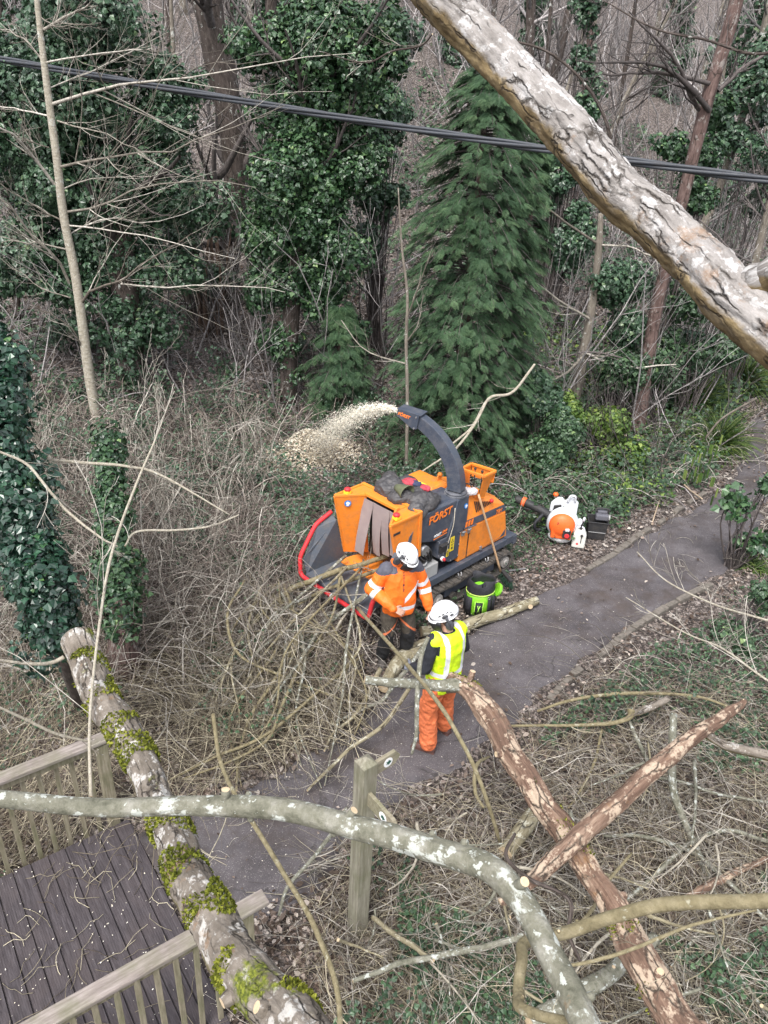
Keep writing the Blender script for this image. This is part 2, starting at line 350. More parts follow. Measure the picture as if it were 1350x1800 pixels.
def mk_path():
    b=MB(); K=220; A=catmull(PLw,K); B=catmull(PRw,K); M=22
    s=np.linspace(0,1,M); e=noise(np.stack([A[:,0],A[:,1]],-1),1.3,21,4)*.12; e2=noise(np.stack([B[:,0],B[:,1]],-1),1.3,22,4)*.12
    dirn=unit(B-A); A2=A-dirn*e[:,None]; B2=B+dirn*e2[:,None]
    P=A2[:,None]*(1-s)[None,:,None]+B2[:,None]*s[None,:,None]
    Z=.008+.014*np.sin(s*PI)[None]+hillz(P[...,0],P[...,1])*0; Z=Z+0*P[...,0]; Z[:,0]-=.05; Z[:,-1]-=.05
    V=np.concatenate([P,Z[...,None]],-1); k,i=np.meshgrid(np.arange(K-1),np.arange(M-1),indexing='ij')
    b.add(V,np.stack([k*M+i,k*M+i+1,(k+1)*M+i+1,(k+1)*M+i],-1).reshape(-1,4)[:,::-1])
    mt,nn,bs=newmat('worn_tarmac'); v=objco(nn); t=tex(nn,'Noise',1.4,v,7,.65); g=tex(nn,'Noise',160,v,3,.7); g2=tex(nn,'Voronoi',190,v)
    c=ramp(nn,t.outputs['Fac'],[(.32,(.052,.043,.042)),(.5,(.085,.075,.079)),(.7,(.115,.104,.11))])
    c=mix(nn,1.,c,ramp(nn,g.outputs['Fac'],[(.3,(.55,.55,.55)),(.7,(1.4,1.4,1.4))]),'MULTIPLY')
    sp=N(nn,'ShaderNodeSeparateColor'); nn.links.new(g2.outputs['Color'],sp.inputs[0])
    c=mix(nn,ramp(nn,sp.outputs[0],[(.95,(0,0,0)),(.97,(.8,)*3)]),c,(.28,.26,.25))
    md=tex(nn,'Noise',.8,v,8,.75); c=mix(nn,ramp(nn,md.outputs['Fac'],[(.50,(0,0,0)),(.62,(.8,)*3)]),c,(.058,.044,.038))
    cw=tex(nn,'Voronoi',1.1,mix(nn,.25,v,tex(nn,'Noise',3,v,5).outputs['Color']),feature='DISTANCE_TO_EDGE'); cm_=tex(nn,'Noise',.9,v,3)
    c=mix(nn,mix(nn,1.,ramp(nn,cw.outputs['Distance'],[(0,(.8,)*3),(.012,(0,0,0))]),ramp(nn,cm_.outputs['Fac'],[(.48,(0,0,0)),(.56,(1,1,1))]),'MULTIPLY'),c,(.02,.017,.016))
    dp=tex(nn,'Noise',2.3,v,6,.7); c=mix(nn,1.,c,ramp(nn,dp.outputs['Fac'],[(.35,(.72,.72,.74)),(.6,(1.1,1.1,1.1))]),'MULTIPLY')
    nn.links.new(c,bs.inputs['Base Color']); bs.inputs['Roughness'].default_value=.8; bump(nn,bs,g.outputs['Fac'],.6,.006)
    tag(b.build('path',mt),None,kind='structure')
    # kerbs
    kb=MB(); r=random.Random(3)
    def run(pxs,h=.05):
        Q=catmull(np.array([gz(*p) for p in pxs]),int(len(pxs)*3)); 
        for a,c_ in zip(Q[:-1],Q[1:]):
            dd=(c_-a); a2=a+dd*.02*r.random(); c2=c_-dd*(.03+.12*r.random()**2)
            if r.random()<.08: continue
            kb.bar(a2+[0,0,h*.3+r.uniform(-.01,.01)],c2+[0,0,h*.3+r.uniform(-.012,.012)],.085+r.uniform(-.01,.02),h+r.uniform(0,.02))
    run([(1032,1003),(1075,978),(1115,948),(1160,920),(1205,888),(1240,868)]); run([(1005,1190),(1060,1150),(1112,1107),(1180,1065),(1250,1030)],.07)
    run([(960,1240),(985,1210),(1010,1186)],.05)
    tag(kb.build('kerb',rockmat('kerb_stone',(.07,.062,.052),(.20,.175,.15),14),bevel=.012),None,kind='structure')
mk_path()
# sky is the world; chips etc later
# ================= foliage materials =================
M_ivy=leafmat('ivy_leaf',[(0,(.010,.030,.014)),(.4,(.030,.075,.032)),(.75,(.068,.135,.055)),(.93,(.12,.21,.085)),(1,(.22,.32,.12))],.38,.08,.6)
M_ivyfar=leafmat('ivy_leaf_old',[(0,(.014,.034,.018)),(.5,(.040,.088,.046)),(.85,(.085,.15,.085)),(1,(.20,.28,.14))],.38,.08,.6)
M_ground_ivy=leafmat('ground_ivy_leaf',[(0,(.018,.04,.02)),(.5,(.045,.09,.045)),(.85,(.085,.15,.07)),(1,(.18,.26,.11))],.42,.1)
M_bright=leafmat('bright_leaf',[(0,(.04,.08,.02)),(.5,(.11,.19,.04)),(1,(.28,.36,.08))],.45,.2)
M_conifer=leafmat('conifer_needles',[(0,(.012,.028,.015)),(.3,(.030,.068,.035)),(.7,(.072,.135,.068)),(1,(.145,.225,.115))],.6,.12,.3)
M_sedge=leafmat('sedge_blade',[(0,(.03,.06,.015)),(.6,(.08,.15,.03)),(1,(.22,.28,.08))],.5,.2)
M_dead=leafmat('dead_leaf',[(0,(.05,.035,.028)),(.4,(.13,.095,.08)),(.75,(.27,.21,.19)),(1,(.50,.44,.41))],.8,.05,.2)
M_twig=twigmat('pale_twig',[(0,(.12,.10,.08)),(.5,(.26,.235,.195)),(1,(.54,.50,.44))])
M_straw=twigmat('straw_twig',[(0,(.07,.05,.035)),(.45,(.215,.18,.125)),(1,(.56,.50,.36))])
M_bramble=twigmat('bramble_stem',[(0,(.06,.045,.04)),(.45,(.165,.13,.11)),(.8,(.29,.24,.205)),(1,(.46,.40,.35))])
M_darktwig=twigmat('dark_twig',[(0,(.035,.028,.026)),(.6,(.09,.075,.07)),(1,(.17,.145,.14))])
M_fartwig=twigmat('far_twig',[(0,(.10,.09,.088)),(.5,(.24,.22,.215)),(1,(.50,.46,.45))])
B_dark=bark('dark_ridged_bark',[(.03,.024,.02),(.07,.055,.048),(.12,.10,.09)],.15,.1)
B_red=bark('reddish_flaky_bark',[(.055,.036,.032),(.125,.082,.072),(.20,.145,.13)],.3,.08,lcol=(.28,.25,.23))
B_grey=bark('grey_young_bark',[(.12,.10,.085),(.19,.165,.135),(.27,.24,.20)],.25,.1,flat=.6)
B_pale=bark('pale_smooth_bark',[(.24,.21,.16),(.36,.325,.26),(.46,.43,.37)],.15,.0,flat=.85,stretch=2.)
def kid(b,name,mats,root,**k):
    o=b.build(name,mats,root,**k); o.location=-root.location; return o
def ivy_mass(b,C,R,n,size,droop=.5,seed=1,flat=1.,rb=0.,kind='ivy',crease=.45):
    r=np.random.default_rng(seed); C=np.asarray(C,float); R=np.asarray(R,float); p=R**2; p/=p.sum()
    i=r.choice(len(C),n,p=p); u=unit(r.normal(size=(n,3))); u[:,1]-=.25; u=unit(u)
    rad=R[i]*(crease+(1-crease)*r.random(n)**.5)*(1+.25*noise(C[i]+u*R[i][:,None],2.2,seed,2))
    P=C[i]+u*rad[:,None]*np.array([1,1,flat]); nr=unit(u+r.normal(size=(n,3))*.45+np.array([0,0,.35]))
    d=unit(r.normal(size=(n,3))*.8+u*.3+np.array([0,0,-droop])); d=unit(d-nr*(d*nr).sum(1)[:,None])
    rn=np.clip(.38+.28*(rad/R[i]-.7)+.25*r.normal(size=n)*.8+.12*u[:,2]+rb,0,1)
    b.leaves(P,d,nr,size*(.45+1.0*r.random(n)),kind,rnd=rn)
def spawn(P,R,m,lenf,ang,rr,up=.1,jit=.35,K=6,t0=.15,seed=0,minr=.0012):
    r=np.random.default_rng(seed); N_,k0,_=P.shape; N2=N_*m
    i=np.repeat(np.arange(N_),m); t=(t0+(1-t0)*r.random(N2))*(k0-1.001); a=t.astype(int); f=(t-a)[:,None]
    p=P[i,a]*(1-f)+P[i,a+1]*f; tg=unit(P[i,a+1]-P[i,a]); L=np.linalg.norm(np.diff(P,axis=1),axis=2).sum(1)[i]
    pr=unit(np.cross(tg,r.normal(size=(N2,3)))); an=ang*(.6+.8*r.random(N2))[:,None]
    d=tg*np.cos(an)+pr*np.sin(an); l=L*lenf*(.5+r.random(N2))*(1.15-t/(k0-1)*.7)
    Q=np.zeros((N2,K,3)); Q[:,0]=p
    for k in range(1,K):
        d=unit(d+r.normal(size=(N2,3))*jit/ K*2+np.array([0,0,up/K*3])); Q[:,k]=Q[:,k-1]+d*(l/(K-1))[:,None]
    r0=((1-f[:,0])*R[i,a]+f[:,0]*R[i,a+1])*rr
    RR=np.maximum(minr,r0[:,None]*np.linspace(1,.3,K)[None]); return Q,RR
def wpts(pxs,Y):     # (px,py,width_px[,dy]) in the vertical plane at depth Y
    P=[];R=[]
    for q in pxs:
        p=gy(q[0],q[1],Y+(q[3] if len(q)>3 else 0)); P.append(p); R.append(q[2]/2/FP*depth(p))
    return np.array(P),np.array(R)
def smooth_curve(P,R,n):
    Q=catmull(np.concatenate([P,R[:,None]],1),n); return Q[:,:3],np.abs(Q[:,3])
def disp(amt,seed=0,sc_=6.):
    return lambda bk,R: R[:,None]*amt*noise(bk*np.array([1,1,.4]),sc_,seed,3)
def tree(name,label,cat,pxs,bm,Y=None,side=[],nb=0,twig=M_twig,auto=(3,3),up=.15,seed=0,ivy=None,group=None,sides=12,n=40,lenb=.45,extra_top=0,bt0=.3,dsp=.10):
    if Y is None: Y=gt(pxs[0][0],pxs[0][1])[1]
    P,R=wpts(pxs,Y); 
    P[0,2]-=.15
    if extra_top: 
        d=unit(P[-1]-P[-2]); P=np.concatenate([P,[P[-1]+d*extra_top]]); R=np.append(R,R[-1]*.5)
    P,R=smooth_curve(P,R,n); root=empty(name,label,cat,P[0]+[0,0,.15],0,group)
    b=MB(); b.tube(P,R,sides,disp=disp(dsp,seed,3.)); kid(b,'trunk',bm,root)
    L=[];LR=[]
    for s in side:
        p,r=wpts(s,Y); p,r=smooth_curve(p,r,8); L.append(p); LR.append(r)
    b=MB(); any_=False
    if L:
        L=np.array(L);LR=np.array(LR); wig=np.random.default_rng(seed).normal(size=L.shape)*.012*np.linspace(0,2,8)[None,:,None]; L=L+wig
        b.tubes(L,LR,6); a,ar=spawn(L,LR,auto[0]*2,.42,.6,.5,up,seed=seed,t0=.1); b.tubes(a,ar,4); c,cr=spawn(a,ar,auto[1],.45,.6,.6,up,seed=seed+1,K=5); b.tubes(c,cr,3); any_=True
    if nb:
        k=spawn(P[None],R[None]*1.,nb,lenb/2.2,1.0,.38,.25,K=8,t0=bt0,seed=seed+5); b.tubes(k[0],k[1],6)
        a,ar=spawn(k[0],k[1],7,.4,.6,.5,up,seed=seed+6); b.tubes(a,ar,4); c,cr=spawn(a,ar,4,.45,.6,.6,up,seed=seed+7,K=5,minr=.0022); b.tubes(c,cr,3); any_=True
    if any_: kid(b,'crown',twig,root)
    if ivy:
        C,Rr,nn_,sz,mt=ivy; b=MB(); ivy_mass(b,C,Rr,nn_,sz,seed=seed+9); kid(b,'ivy',mt,root)
    return root
def blobs(spec,Y,seed=0,per=6):   # spec: (px,py,rx_px,ry_px) ellipses in plane Y -> many sub clumps
    r=np.random.default_rng(seed); C=[];R=[]
    for (px,py,rx,ry) in spec:
        c=gy(px,py,Y); s=depth(c)/FP; A,B=rx*s,ry*s
        for k in range(per):
            u=r.normal(size=3); u/=np.linalg.norm(u); q=(.1+.85*r.random())
            C.append(c+u*np.array([A,A*.8,B])*q); R.append(min(A,B)*(.42+.42*r.random()))
    return np.array(C),np.array(R)
# ================= TREES =================
# pale slender tree on the left
Yp=13.2
S=5.185/10
def z3(*pts,w=(5,1.2)):
    n=len(pts); w=(w[0]*.68,w[1]*.8); return [(p[0]*S,p[1]*S,w[0]+(w[1]-w[0])*i/(n-1),(p[2] if len(p)>2 else 0)) for i,p in enumerate(pts)]
side=[z3((150,100),(235,50,-.2),(310,10,-.5),w=(8,4)),z3((155,212),(300,185,-.3),(440,170,-.5),(520,165,-.6),w=(5,1.5)),
 z3((180,352),(300,315,-.3),(450,280,-.6),(600,270,-.7),(720,245,-.8),(1000,200,-.9),(1200,185,-1),w=(9,1.5)),
 z3((200,567),(300,545,-.2),(460,518,-.5),(600,510,-.6),(730,450,-.8),(960,360,-1),w=(8,1.5)),
 z3((230,718),(340,700,-.3),(430,655,-.4),(560,625,-.6),(700,615,-.8),(850,630,-1),w=(7,1.2)),
 z3((235,765),(330,775,-.3),(450,790,-.6),(600,830,-.8),(800,870,-1),w=(5,1.2)),
 z3((275,1030),(320,975,-.2),(410,960,-.4),(480,900,-.6),(580,840,-.7),(650,790,-.9),w=(8,2)),
 z3((410,962,-.4),(550,975,-.5),(700,965,-.7),(850,970,-.9),(970,985,-1),w=(5,1.2)),
 z3((185,625),(120,540,-.2),(60,470,-.5),(0,435,-.7),(-80,400,-.9),w=(8,4)),
 z3((235,960),(190,870,-.2),(130,820,-.4),(60,730,-.6),(0,675,-.8),(-60,640,-1),w=(8,3)),
 z3((165,500),(100,480,-.2),(0,440,-.4),w=(4,1.5)),z3((205,745),(120,700,-.2),(0,625,-.5),w=(5,1.5)),
 z3((240,1010),(130,970,.2),(0,870,.4),w=(4,1)),z3((225,845),(100,820,.2),(0,822,.4),w=(5,1.5)),
 z3((195,410),(260,430,-.3),(400,470,-.5),(500,540,-.9),w=(5,1)),z3((150,215),(90,140,.2),(0,95,.4),w=(6,2)),
 z3((175,395),(60,370,.2),(-40,350,.4),w=(5,1.5)),z3((165,300),(260,260,.3),(420,190,.6),(560,120,1),w=(4,1)),
 z3((215,640),(330,600,.3),(480,600,.6),(640,560,1),w=(4,1)),z3((225,800),(360,740,.4),(520,760,.6),(700,700,1),w=(4,1)),
 z3((140,60),(200,90,-.5),(330,80,-.8),w=(4,1)),z3((285,1190,0),(230,1100,-.3),(130,1050,-.6),w=(5,2))]
tree('bare_tree','slender pale barked bare tree with fine level twigs at the left','tree',[(185,808,19),(160,680,18),(135,500,16),(112,380,15),(100,280,14),(85,170,13),(68,30,10),(60,-60,9)],B_pale,Y=Yp,side=side,auto=(6,5),seed=11,extra_top=1.5,dsp=.03)
# ivy clad big tree, far left
Y2=gt(235,690)[1]
sp=[(60,60,130,90),(170,40,120,100),(60,200,130,100),(180,210,120,90),(90,330,130,90),(240,310,130,80),(330,360,90,60),(170,430,120,80),(60,430,90,60),(260,460,110,50),(210,530,80,50),(150,570,60,30),(250,580,60,50),(235,640,35,60),(300,150,70,60),(20,480,60,60),(120,130,140,90),(60,270,120,80),(190,370,120,70),(290,230,70,70),(110,490,90,50),(10,130,90,90)]
C,R=blobs(sp,Y2,2,9)
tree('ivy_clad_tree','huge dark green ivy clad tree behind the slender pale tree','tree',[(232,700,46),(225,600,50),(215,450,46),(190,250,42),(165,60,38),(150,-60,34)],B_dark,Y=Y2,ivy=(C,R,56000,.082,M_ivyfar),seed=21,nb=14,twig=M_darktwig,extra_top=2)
# ivy clad tree, middle
Y3=gt(505,705)[1]
sp=[(560,30,80,90),(640,60,70,60),(500,90,60,60),(570,150,110,60),(520,220,80,60),(640,180,60,50),(500,330,70,70),(580,330,70,70),(470,420,55,50),(560,420,80,60),(480,520,70,50),(570,500,70,60),(610,560,40,50),(500,600,50,30),(505,650,22,50),(440,80,40,40),(600,90,90,80),(530,280,90,60),(640,260,60,60),(520,390,80,50),(690,110,40,60)]
C,R=blobs(sp,Y3,5,9)
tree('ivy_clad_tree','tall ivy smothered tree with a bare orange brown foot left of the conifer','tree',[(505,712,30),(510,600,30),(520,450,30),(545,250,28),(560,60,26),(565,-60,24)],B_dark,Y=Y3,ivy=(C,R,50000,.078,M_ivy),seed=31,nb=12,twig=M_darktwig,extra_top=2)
# dark leaning trunk behind
tree('leaning_tree','thick dark brown leaning trunk behind, with a kinked bare limb','tree',[(372,585,40),(400,470,40),(415,330,42),(400,180,48),(375,60,52),(355,-40,54)],B_dark,Y=gt(372,585)[1]+1,side=[[(420,420,30,-.2),(375,360,26,-.5),(370,330,18,-.6),(400,290,12,-.7),(430,225,9,-.8),(470,190,5,-.9)],[(420,430,14),(350,432,9,-.4),(280,436,5,-.8)]],auto=(3,3),seed=41,extra_top=2,twig=M_darktwig,nb=10)
# coppice stems (one bush of several stems)
def coppice():
    base=gt(372,582); root=empty('coppice_stump','clump of bare brown coppice stems rising from leaf litter','shrub',base)
    b=MB(); r=np.random.default_rng(4); 
    for k in range(9):
        a=r.random()*6.3; p=base+[.25*math.cos(a),.2*math.sin(a),-.1]; top=p+[r.uniform(-.6,.5),r.uniform(-.4,.4),r.uniform(1.6,3.2)]
        P=catmull([p,(p+top)/2+r.normal(size=3)*.08,top],12); b.tube(P,np.linspace(.06,.02,12)*(.6+.6*r.random()),7)
    kid(b,'stem',bark('coppice_bark',[(.07,.045,.035),(.15,.10,.075),(.24,.18,.14)],.1,.1),root)
    b2=MB(); s=np.stack([np.linspace(0,1,6)]*40,0)[...,None]; d=unit(r.normal(size=(40,3))+[0,0,1.6]); P=base+d[:,None]*s*(1+r.random((40,1,1))*1.2); P,R_=P,np.full((40,6),.007); b2.tubes(P,R_,4); c=spawn(P,R_,4,.4,.6,.6,seed=3); b2.tubes(*c,3); kid(b2,'twig',M_bramble,root)
coppice()
# conifer
def conifer(name,label,px,py,prof,seed,nb,Y=None,droop=.9,sz=.15,cx=0.):
    base=gt(px,py) if Y is None else gy(px,py,Y); root=empty(name,label,'conifer',base); r=np.random.default_rng(seed)
    H_=prof[-1][0]; b=MB(); P=catmull([base-[0,0,.2],base+[0,0,H_*.5],base+[0,0,H_*.97]],20); b.tube(P,np.linspace(.14,.02,20),9); kid(b,'trunk',B_red,root)
    zz=np.sort(r.random(nb))**.9*H_*.985; rad=np.interp(zz,[p[0] for p in prof],[p[1] for p in prof]); az=r.random(nb)*2*PI
    rad*=(.70+.42*r.random(nb))*(1+.30*noise(np.stack([np.cos(az),np.sin(az),zz*.7],-1),.8,seed))
    K=10; t=np.linspace(0,1,K); d=np.stack([np.cos(az),np.sin(az)],-1)
    X=base[0]+d[:,0:1]*rad[:,None]*t; Yy=base[1]+d[:,1:2]*rad[:,None]*t; Zz=base[2]+zz[:,None]+.25*rad[:,None]*t-.55*rad[:,None]*t**2.2
    BP=np.stack([X,Yy,Zz],-1); b=MB(); b.tubes(BP,np.linspace(.012,.003,K)[None]*np.ones((nb,1)),4); kid(b,'bough',M_darktwig,root)
    # sprays
    m=16; tt=.30+.70*r.random((nb,m))**.6; ii=tt*(K-1.001); a=ii.astype(int); f=(ii-a)[...,None]; I=np.arange(nb)[:,None]
    SP=(BP[I,a]*(1-f)+BP[I,a+1]*f).reshape(-1,3); tl=tt.reshape(-1); out=np.repeat(np.concatenate([d,np.zeros((nb,1))],1),m,0); tan=np.cross(out,[0,0,1.])
    n=len(SP); sd=r.uniform(-1,1,n)[:,None]; SP=SP+tan*sd*.10
    sdir=unit(out*(.75+.0*tl[:,None])+tan*sd*.9+np.array([0,0,-.42*droop])+r.normal(size=(n,3))*.14)
    sn=unit(np.array([0,0,1.])+out*.45+r.normal(size=(n,3))*.18); sn=unit(sn-sdir*(sn*sdir).sum(1)[:,None]); sx=np.cross(sdir,sn)
    # each spray = feather: central + side leaflets
    q=14; s=np.linspace(0,.88,q); sg=np.where(np.arange(q)%2==0,1,-1)
    SZ=sz*(.7+.7*r.random(n))
    pos=SP[:,None]+sdir[:,None]*(s[None,:,None]*SZ[:,None,None]*1.15)+sn[:,None]*(-(s**2)*.3)[None,:,None]*SZ[:,None,None]
    ld=sdir[:,None]*.75+sx[:,None]*(sg*.75)[None,:,None]+np.array([0,0,-.18])
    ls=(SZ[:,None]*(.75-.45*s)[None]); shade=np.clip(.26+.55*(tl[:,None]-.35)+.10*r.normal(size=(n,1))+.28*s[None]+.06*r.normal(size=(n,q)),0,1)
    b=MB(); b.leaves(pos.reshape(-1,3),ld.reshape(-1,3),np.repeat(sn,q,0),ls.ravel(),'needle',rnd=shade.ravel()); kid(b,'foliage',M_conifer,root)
prof=[(0,.95),(.8,1.25),(2,1.3),(3.4,1.22),(4.6,1.08),(5.4,.92),(6.0,.70),(6.45,.42),(6.75,.1)]
conifer('conifer_tree','tall feathery dark green conifer standing behind the spout of the chipper',793,812,prof,3,760,sz=.125)
conifer('conifer_tree','small bushy conifer low down at the left foot of the tall one',595,735,[(0,.5),(.8,.75),(1.6,.55),(2.4,.05)],4,150,sz=.13)
conifer('conifer_tree','narrow shaded conifer squeezed against the right side of the tall feathery one',880,770,[(0,.6),(1.5,.62),(3,.55),(4.4,.35),(5.6,.05)],8,240,sz=.13)
# reddish trunk on right
tree('red_barked_tree','straight reddish flaky barked tree with pale exposed roots beside the path','tree',[(1117,768,30),(1128,700,25),(1150,560,22),(1175,450,21),(1205,330,21),(1245,170,23),(1285,40,24),(1305,-50,24)],B_red,
 side=[[(1247,195,10,-.1),(1200,140,8,-.4),(1150,112,6,-.6),(1080,110,4,-.8),(1010,105,2,-1)],[(1258,150,9,0),(1200,136,7,-.3),(1140,125,6,-.5),(1100,133,5,-.7),(1055,128,3,-.9)],[(1240,205,9,.1),(1215,170,8,-.2),(1190,110,6,-.4),(1150,60,4,-.7),(1100,20,2,-.9)],[(1262,160,8,.1),(1300,125,7,.2),(1350,90,5,.4)],[(1160,480,4),(1230,450,3,-.4),(1300,440,2,-.6)],[(1135,640,4),(1040,620,3,-.4),(950,640,2,-.8)]],auto=(4,4),seed=51,extra_top=2,twig=M_darktwig,dsp=.05)
# exposed roots
def roots():
    b=MB(); r=np.random.default_rng(9)
    for q in [[(1108,765),(1110,790),(1118,815)],[(1118,765),(1125,785),(1122,800)],[(1125,762),(1150,800),(1165,850),(1150,920)],[(1130,760),(1165,800),(1200,850),(1235,880)],[(1115,770),(1118,800),(1140,835),(1150,870)],[(1100,768),(1112,800)]]:
        P=catmull([gt(x,y,.09)+r.normal(size=3)*.03 for x,y in q],16); b.tube(P,np.linspace(.03,.01,16),6)
    o=b.build('root',bark('exposed_root',[(.30,.22,.15),(.42,.33,.24),(.5,.42,.33)],0,0,flat=1),RB); o.location=-RB.location
RB=[o for o in sc.objects if o.name=='red_barked_tree'][0]; roots()
# slim trunk right of conifer
tree('slim_tree','slim grey brown leaning tree with cut top between the conifer and the red trunk','tree',[(1000,745,20),(1020,650,19),(1040,540,15),(1053,430,12),(1056,375,9)],B_grey,
 side=[[(1050,428,5),(1000,395,4,-.3),(940,350,4,-.5),(880,300,3,-.8),(840,255,2,-1)],[(1050,430,4),(1110,435,3,-.2),(1160,460,2,-.4)],[(1030,620,5,-.1),(990,660,4,-.5),(940,680,3,-.8),(900,760,2,-1)],[(1030,620,5,-.1),(1080,640,4,-.4),(1190,645,2,-.6)],[(1035,560,5,-.1),(970,520,4,-.6),(900,460,2,-1)]],auto=(3,3),seed=61)
tree('sapling','thin straight sapling standing in front of the tall feathery conifer','tree',[(715,812,6),(716,700,6),(714,600,6),(716,520,5),(706,430,4),(700,330,2)],B_grey,Y=11.6,side=[[(715,560,3),(745,480,2,-.2),(760,440,1.2,-.3)],[(716,640,3),(640,615,2,.2),(600,560,1.5,.4)],[(716,600,3),(735,570,2,-.2),(745,520,1.2)]],auto=(3,2),seed=71)
# numbered individual background trees
bgt=[('slender grey tree leaning right, behind the upper end of the big bare limb',[(1040,330,9),(1075,230,9),(1130,110,8),(1200,-20,7)],19,B_grey),
('thin brown trunk crossing the frame behind the black cable near the right edge',[(1165,590,16),(1200,480,15),(1265,330,14),(1320,150,13),(1350,20,12)],17,B_grey),
('short brown trunk leaning at the far right edge above the sedge',[(1275,660,17),(1300,560,15),(1335,430,13),(1365,300,12)],16.5,B_grey),
('dark straight trunk standing high on the slope above the conifer',[(925,330,16),(928,200,16),(932,60,17),(934,-40,17)],24,B_dark),
('slender pale stem leaning right across the wooded slope',[(905,420,9),(935,330,9),(990,180,8),(1050,-20,7)],20,B_grey),
('brown trunk just above the thick limb on the upper slope',[(1010,360,12),(1020,230,11),(1035,90,11),(1045,-30,10)],23,B_red),
('stout distant brown trunk at top between the two ivy trees',[(465,420,26),(470,250,24),(474,80,22),(478,-40,20)],26,B_dark),
('distant thin trunk in the left background beside the huge ivy tree',[(330,540,11),(322,400,10),(312,250,9),(305,100,8)],21,B_grey),
('bare thin tree at far left behind the ivy covered stub',[(30,560,12),(22,400,11),(12,250,10),(2,60,9)],20,B_dark),
('straight thin trunk close by the left side of the conifer',[(655,620,10),(652,450,9),(660,250,9),(668,60,8)],18,B_dark),
('crooked thin trunk on slope to the right of the conifer',[(965,560,11),(960,430,10),(975,300,9),(962,150,8),(970,-20,7)],18,B_dark),
('pale thin pole of a tree right of the reddish trunk',[(1215,560,8),(1240,400,8),(1262,200,7),(1290,0,6)],21,B_grey)]
for i,(lab,px,Y,bm) in enumerate(bgt):
    Y=gt(px[0][0],px[0][1])[1] if gt(px[0][0],px[0][1])[1]<40 else Y
    P0=gy(px[0][0],px[0][1],Y); P0[2]=terr(P0[0],P0[1])-.1
    tree('bare_tree',lab,'tree',px,bm,Y=Y,nb=24,seed=100+i*7,twig=M_fartwig if i%2 else M_darktwig,extra_top=2.5,bt0=.12,lenb=.5,sides=9)
# distant random bare trees on slope
r_=np.random.default_rng(77); srcs=[]; ordw='first second third fourth fifth sixth seventh eighth ninth tenth eleventh twelfth thirteenth fourteenth fifteenth sixteenth seventeenth eighteenth nineteenth twentieth twenty-first twenty-second twenty-third twenty-fourth twenty-fifth twenty-sixth twenty-seventh twenty-eighth twenty-ninth thirtieth thirty-first thirty-second thirty-third thirty-fourth'.split()
for k in range(26):
    Y=r_.uniform(22,42); X=(-.47+.94*((k*11)%26+r_.uniform(0,.8))/26)*Y; z=float(terr(X,Y)); h=r_.uniform(7,12); lean=r_.normal(size=2)*.7; rad=r_.uniform(.07,.2)
    P=catmull([[X,Y,z-.2],[X+lean[0]*.4+r_.normal()*.15,Y,z+h*.5],[X+lean[0],Y+lean[1],z+h]],24); R=np.linspace(rad,rad*.25,24)
    iv=k%3==0
    lean_='left-leaning' if lean[0]<-.25 else ('right-leaning' if lean[0]>.25 else 'upright'); root=empty('bare_tree' if not iv else 'ivy_clad_tree',('thick' if rad>.13 else 'thin')+' '+lean_+(' leafless' if not iv else ' ivy clad')+' trunk far up the slope','tree',P[0]+[0,0,.2],0,'bare trees up the far slope' if not iv else 'distant ivy trunks up the slope'); srcs.append((float(proj(P[0])[0][0]),iv,root))
    b=MB(); b.tube(P,R,8,disp=disp(.08,k)); kid(b,'trunk',B_dark if k%2 else B_grey,root)
    a=spawn(P[None],R[None],26,.22,.9,.35,.3,K=7,t0=.12,seed=k); b=MB(); b.tubes(*a,5); c=spawn(*a,8,.42,.6,.5,.2,K=5,seed=k+1,minr=.004); b.tubes(*c,3); c2=spawn(*c,3,.5,.6,.6,.2,K=4,seed=k+2,minr=.004); b.tubes(*c2,3); kid(b,'crown',M_fartwig,root)
    if iv:
        C=P[:16]+r_.normal(size=(16,3))*[.3,.3,.1]; b=MB(); ivy_mass(b,C,np.full(16,.55),4200,.13,seed=k); kid(b,'ivy',M_ivyfar,root)
for ivf in (0,1):
    for q,(x_,iv,root) in enumerate(sorted([t for t in srcs if t[1]==ivf],key=lambda t:t[0])): root['label']=root['label']+', '+ordw[q]+' of its row from the left'
# evergreen shrubs / ivy mounds
def shrub(name,label,spec,Y,n,size,mt,seed,per=7,kind='ivy',cat='shrub',group=None):
    C,R=blobs(spec,Y,seed,per); base=np.array([C[:,0].mean(),Y,float(terr(C[:,0].mean(),Y))]); root=empty(name,label,cat,base,0,group)
    b=MB(); r=np.random.default_rng(seed); st=np.array([catmull([base+[r.uniform(-.2,.2),0,-.1],(base+c)/2+r.normal(size=3)*.1,c],7) for c in C]); b.tubes(st,np.linspace(.018,.006,7)[None]*np.ones((len(st),1)),5); kid(b,'stem',M_darktwig,root)
    b=MB(); ivy_mass(b,C,R,n,size,seed=seed,kind=kind); kid(b,'foliage',mt,root)
for q,(x_,y_,w_,h_) in enumerate(((1150,640,50,40),(1210,600,50,40),(1080,650,45,40),(950,700,30,50),(1300,560,40,40))): shrub('ivy_shrub',['leafy mound close to the red trunk half way up','leafy mound right of the red trunk below the massive limb','leafy mound between slim tree and red trunk','leafy mound at the right foot of the tall conifer','leafy mound on the slope at the far right edge'][q],[(x_,y_,w_,h_),(x_+25,y_+20,w_*.8,h_*.7)],[15.6,16.5,15.4,13.6,17.5][q],3000,.075,[M_ground_ivy,M_ivyfar][q%2],300+q)
shrub('evergreen_shrub','bright yellow green leafy shrub left of the red trunk foot',[(1045,740,55,32),(1085,785,60,38),(1000,720,40,25)],gt(1060,815)[1],4200,.07,M_bright,201)
shrub('ivy_shrub','dark ivy mound directly behind the backpack blower',[(985,760,30,55),(965,800,45,40)],gt(975,845)[1],4500,.07,M_ground_ivy,202)
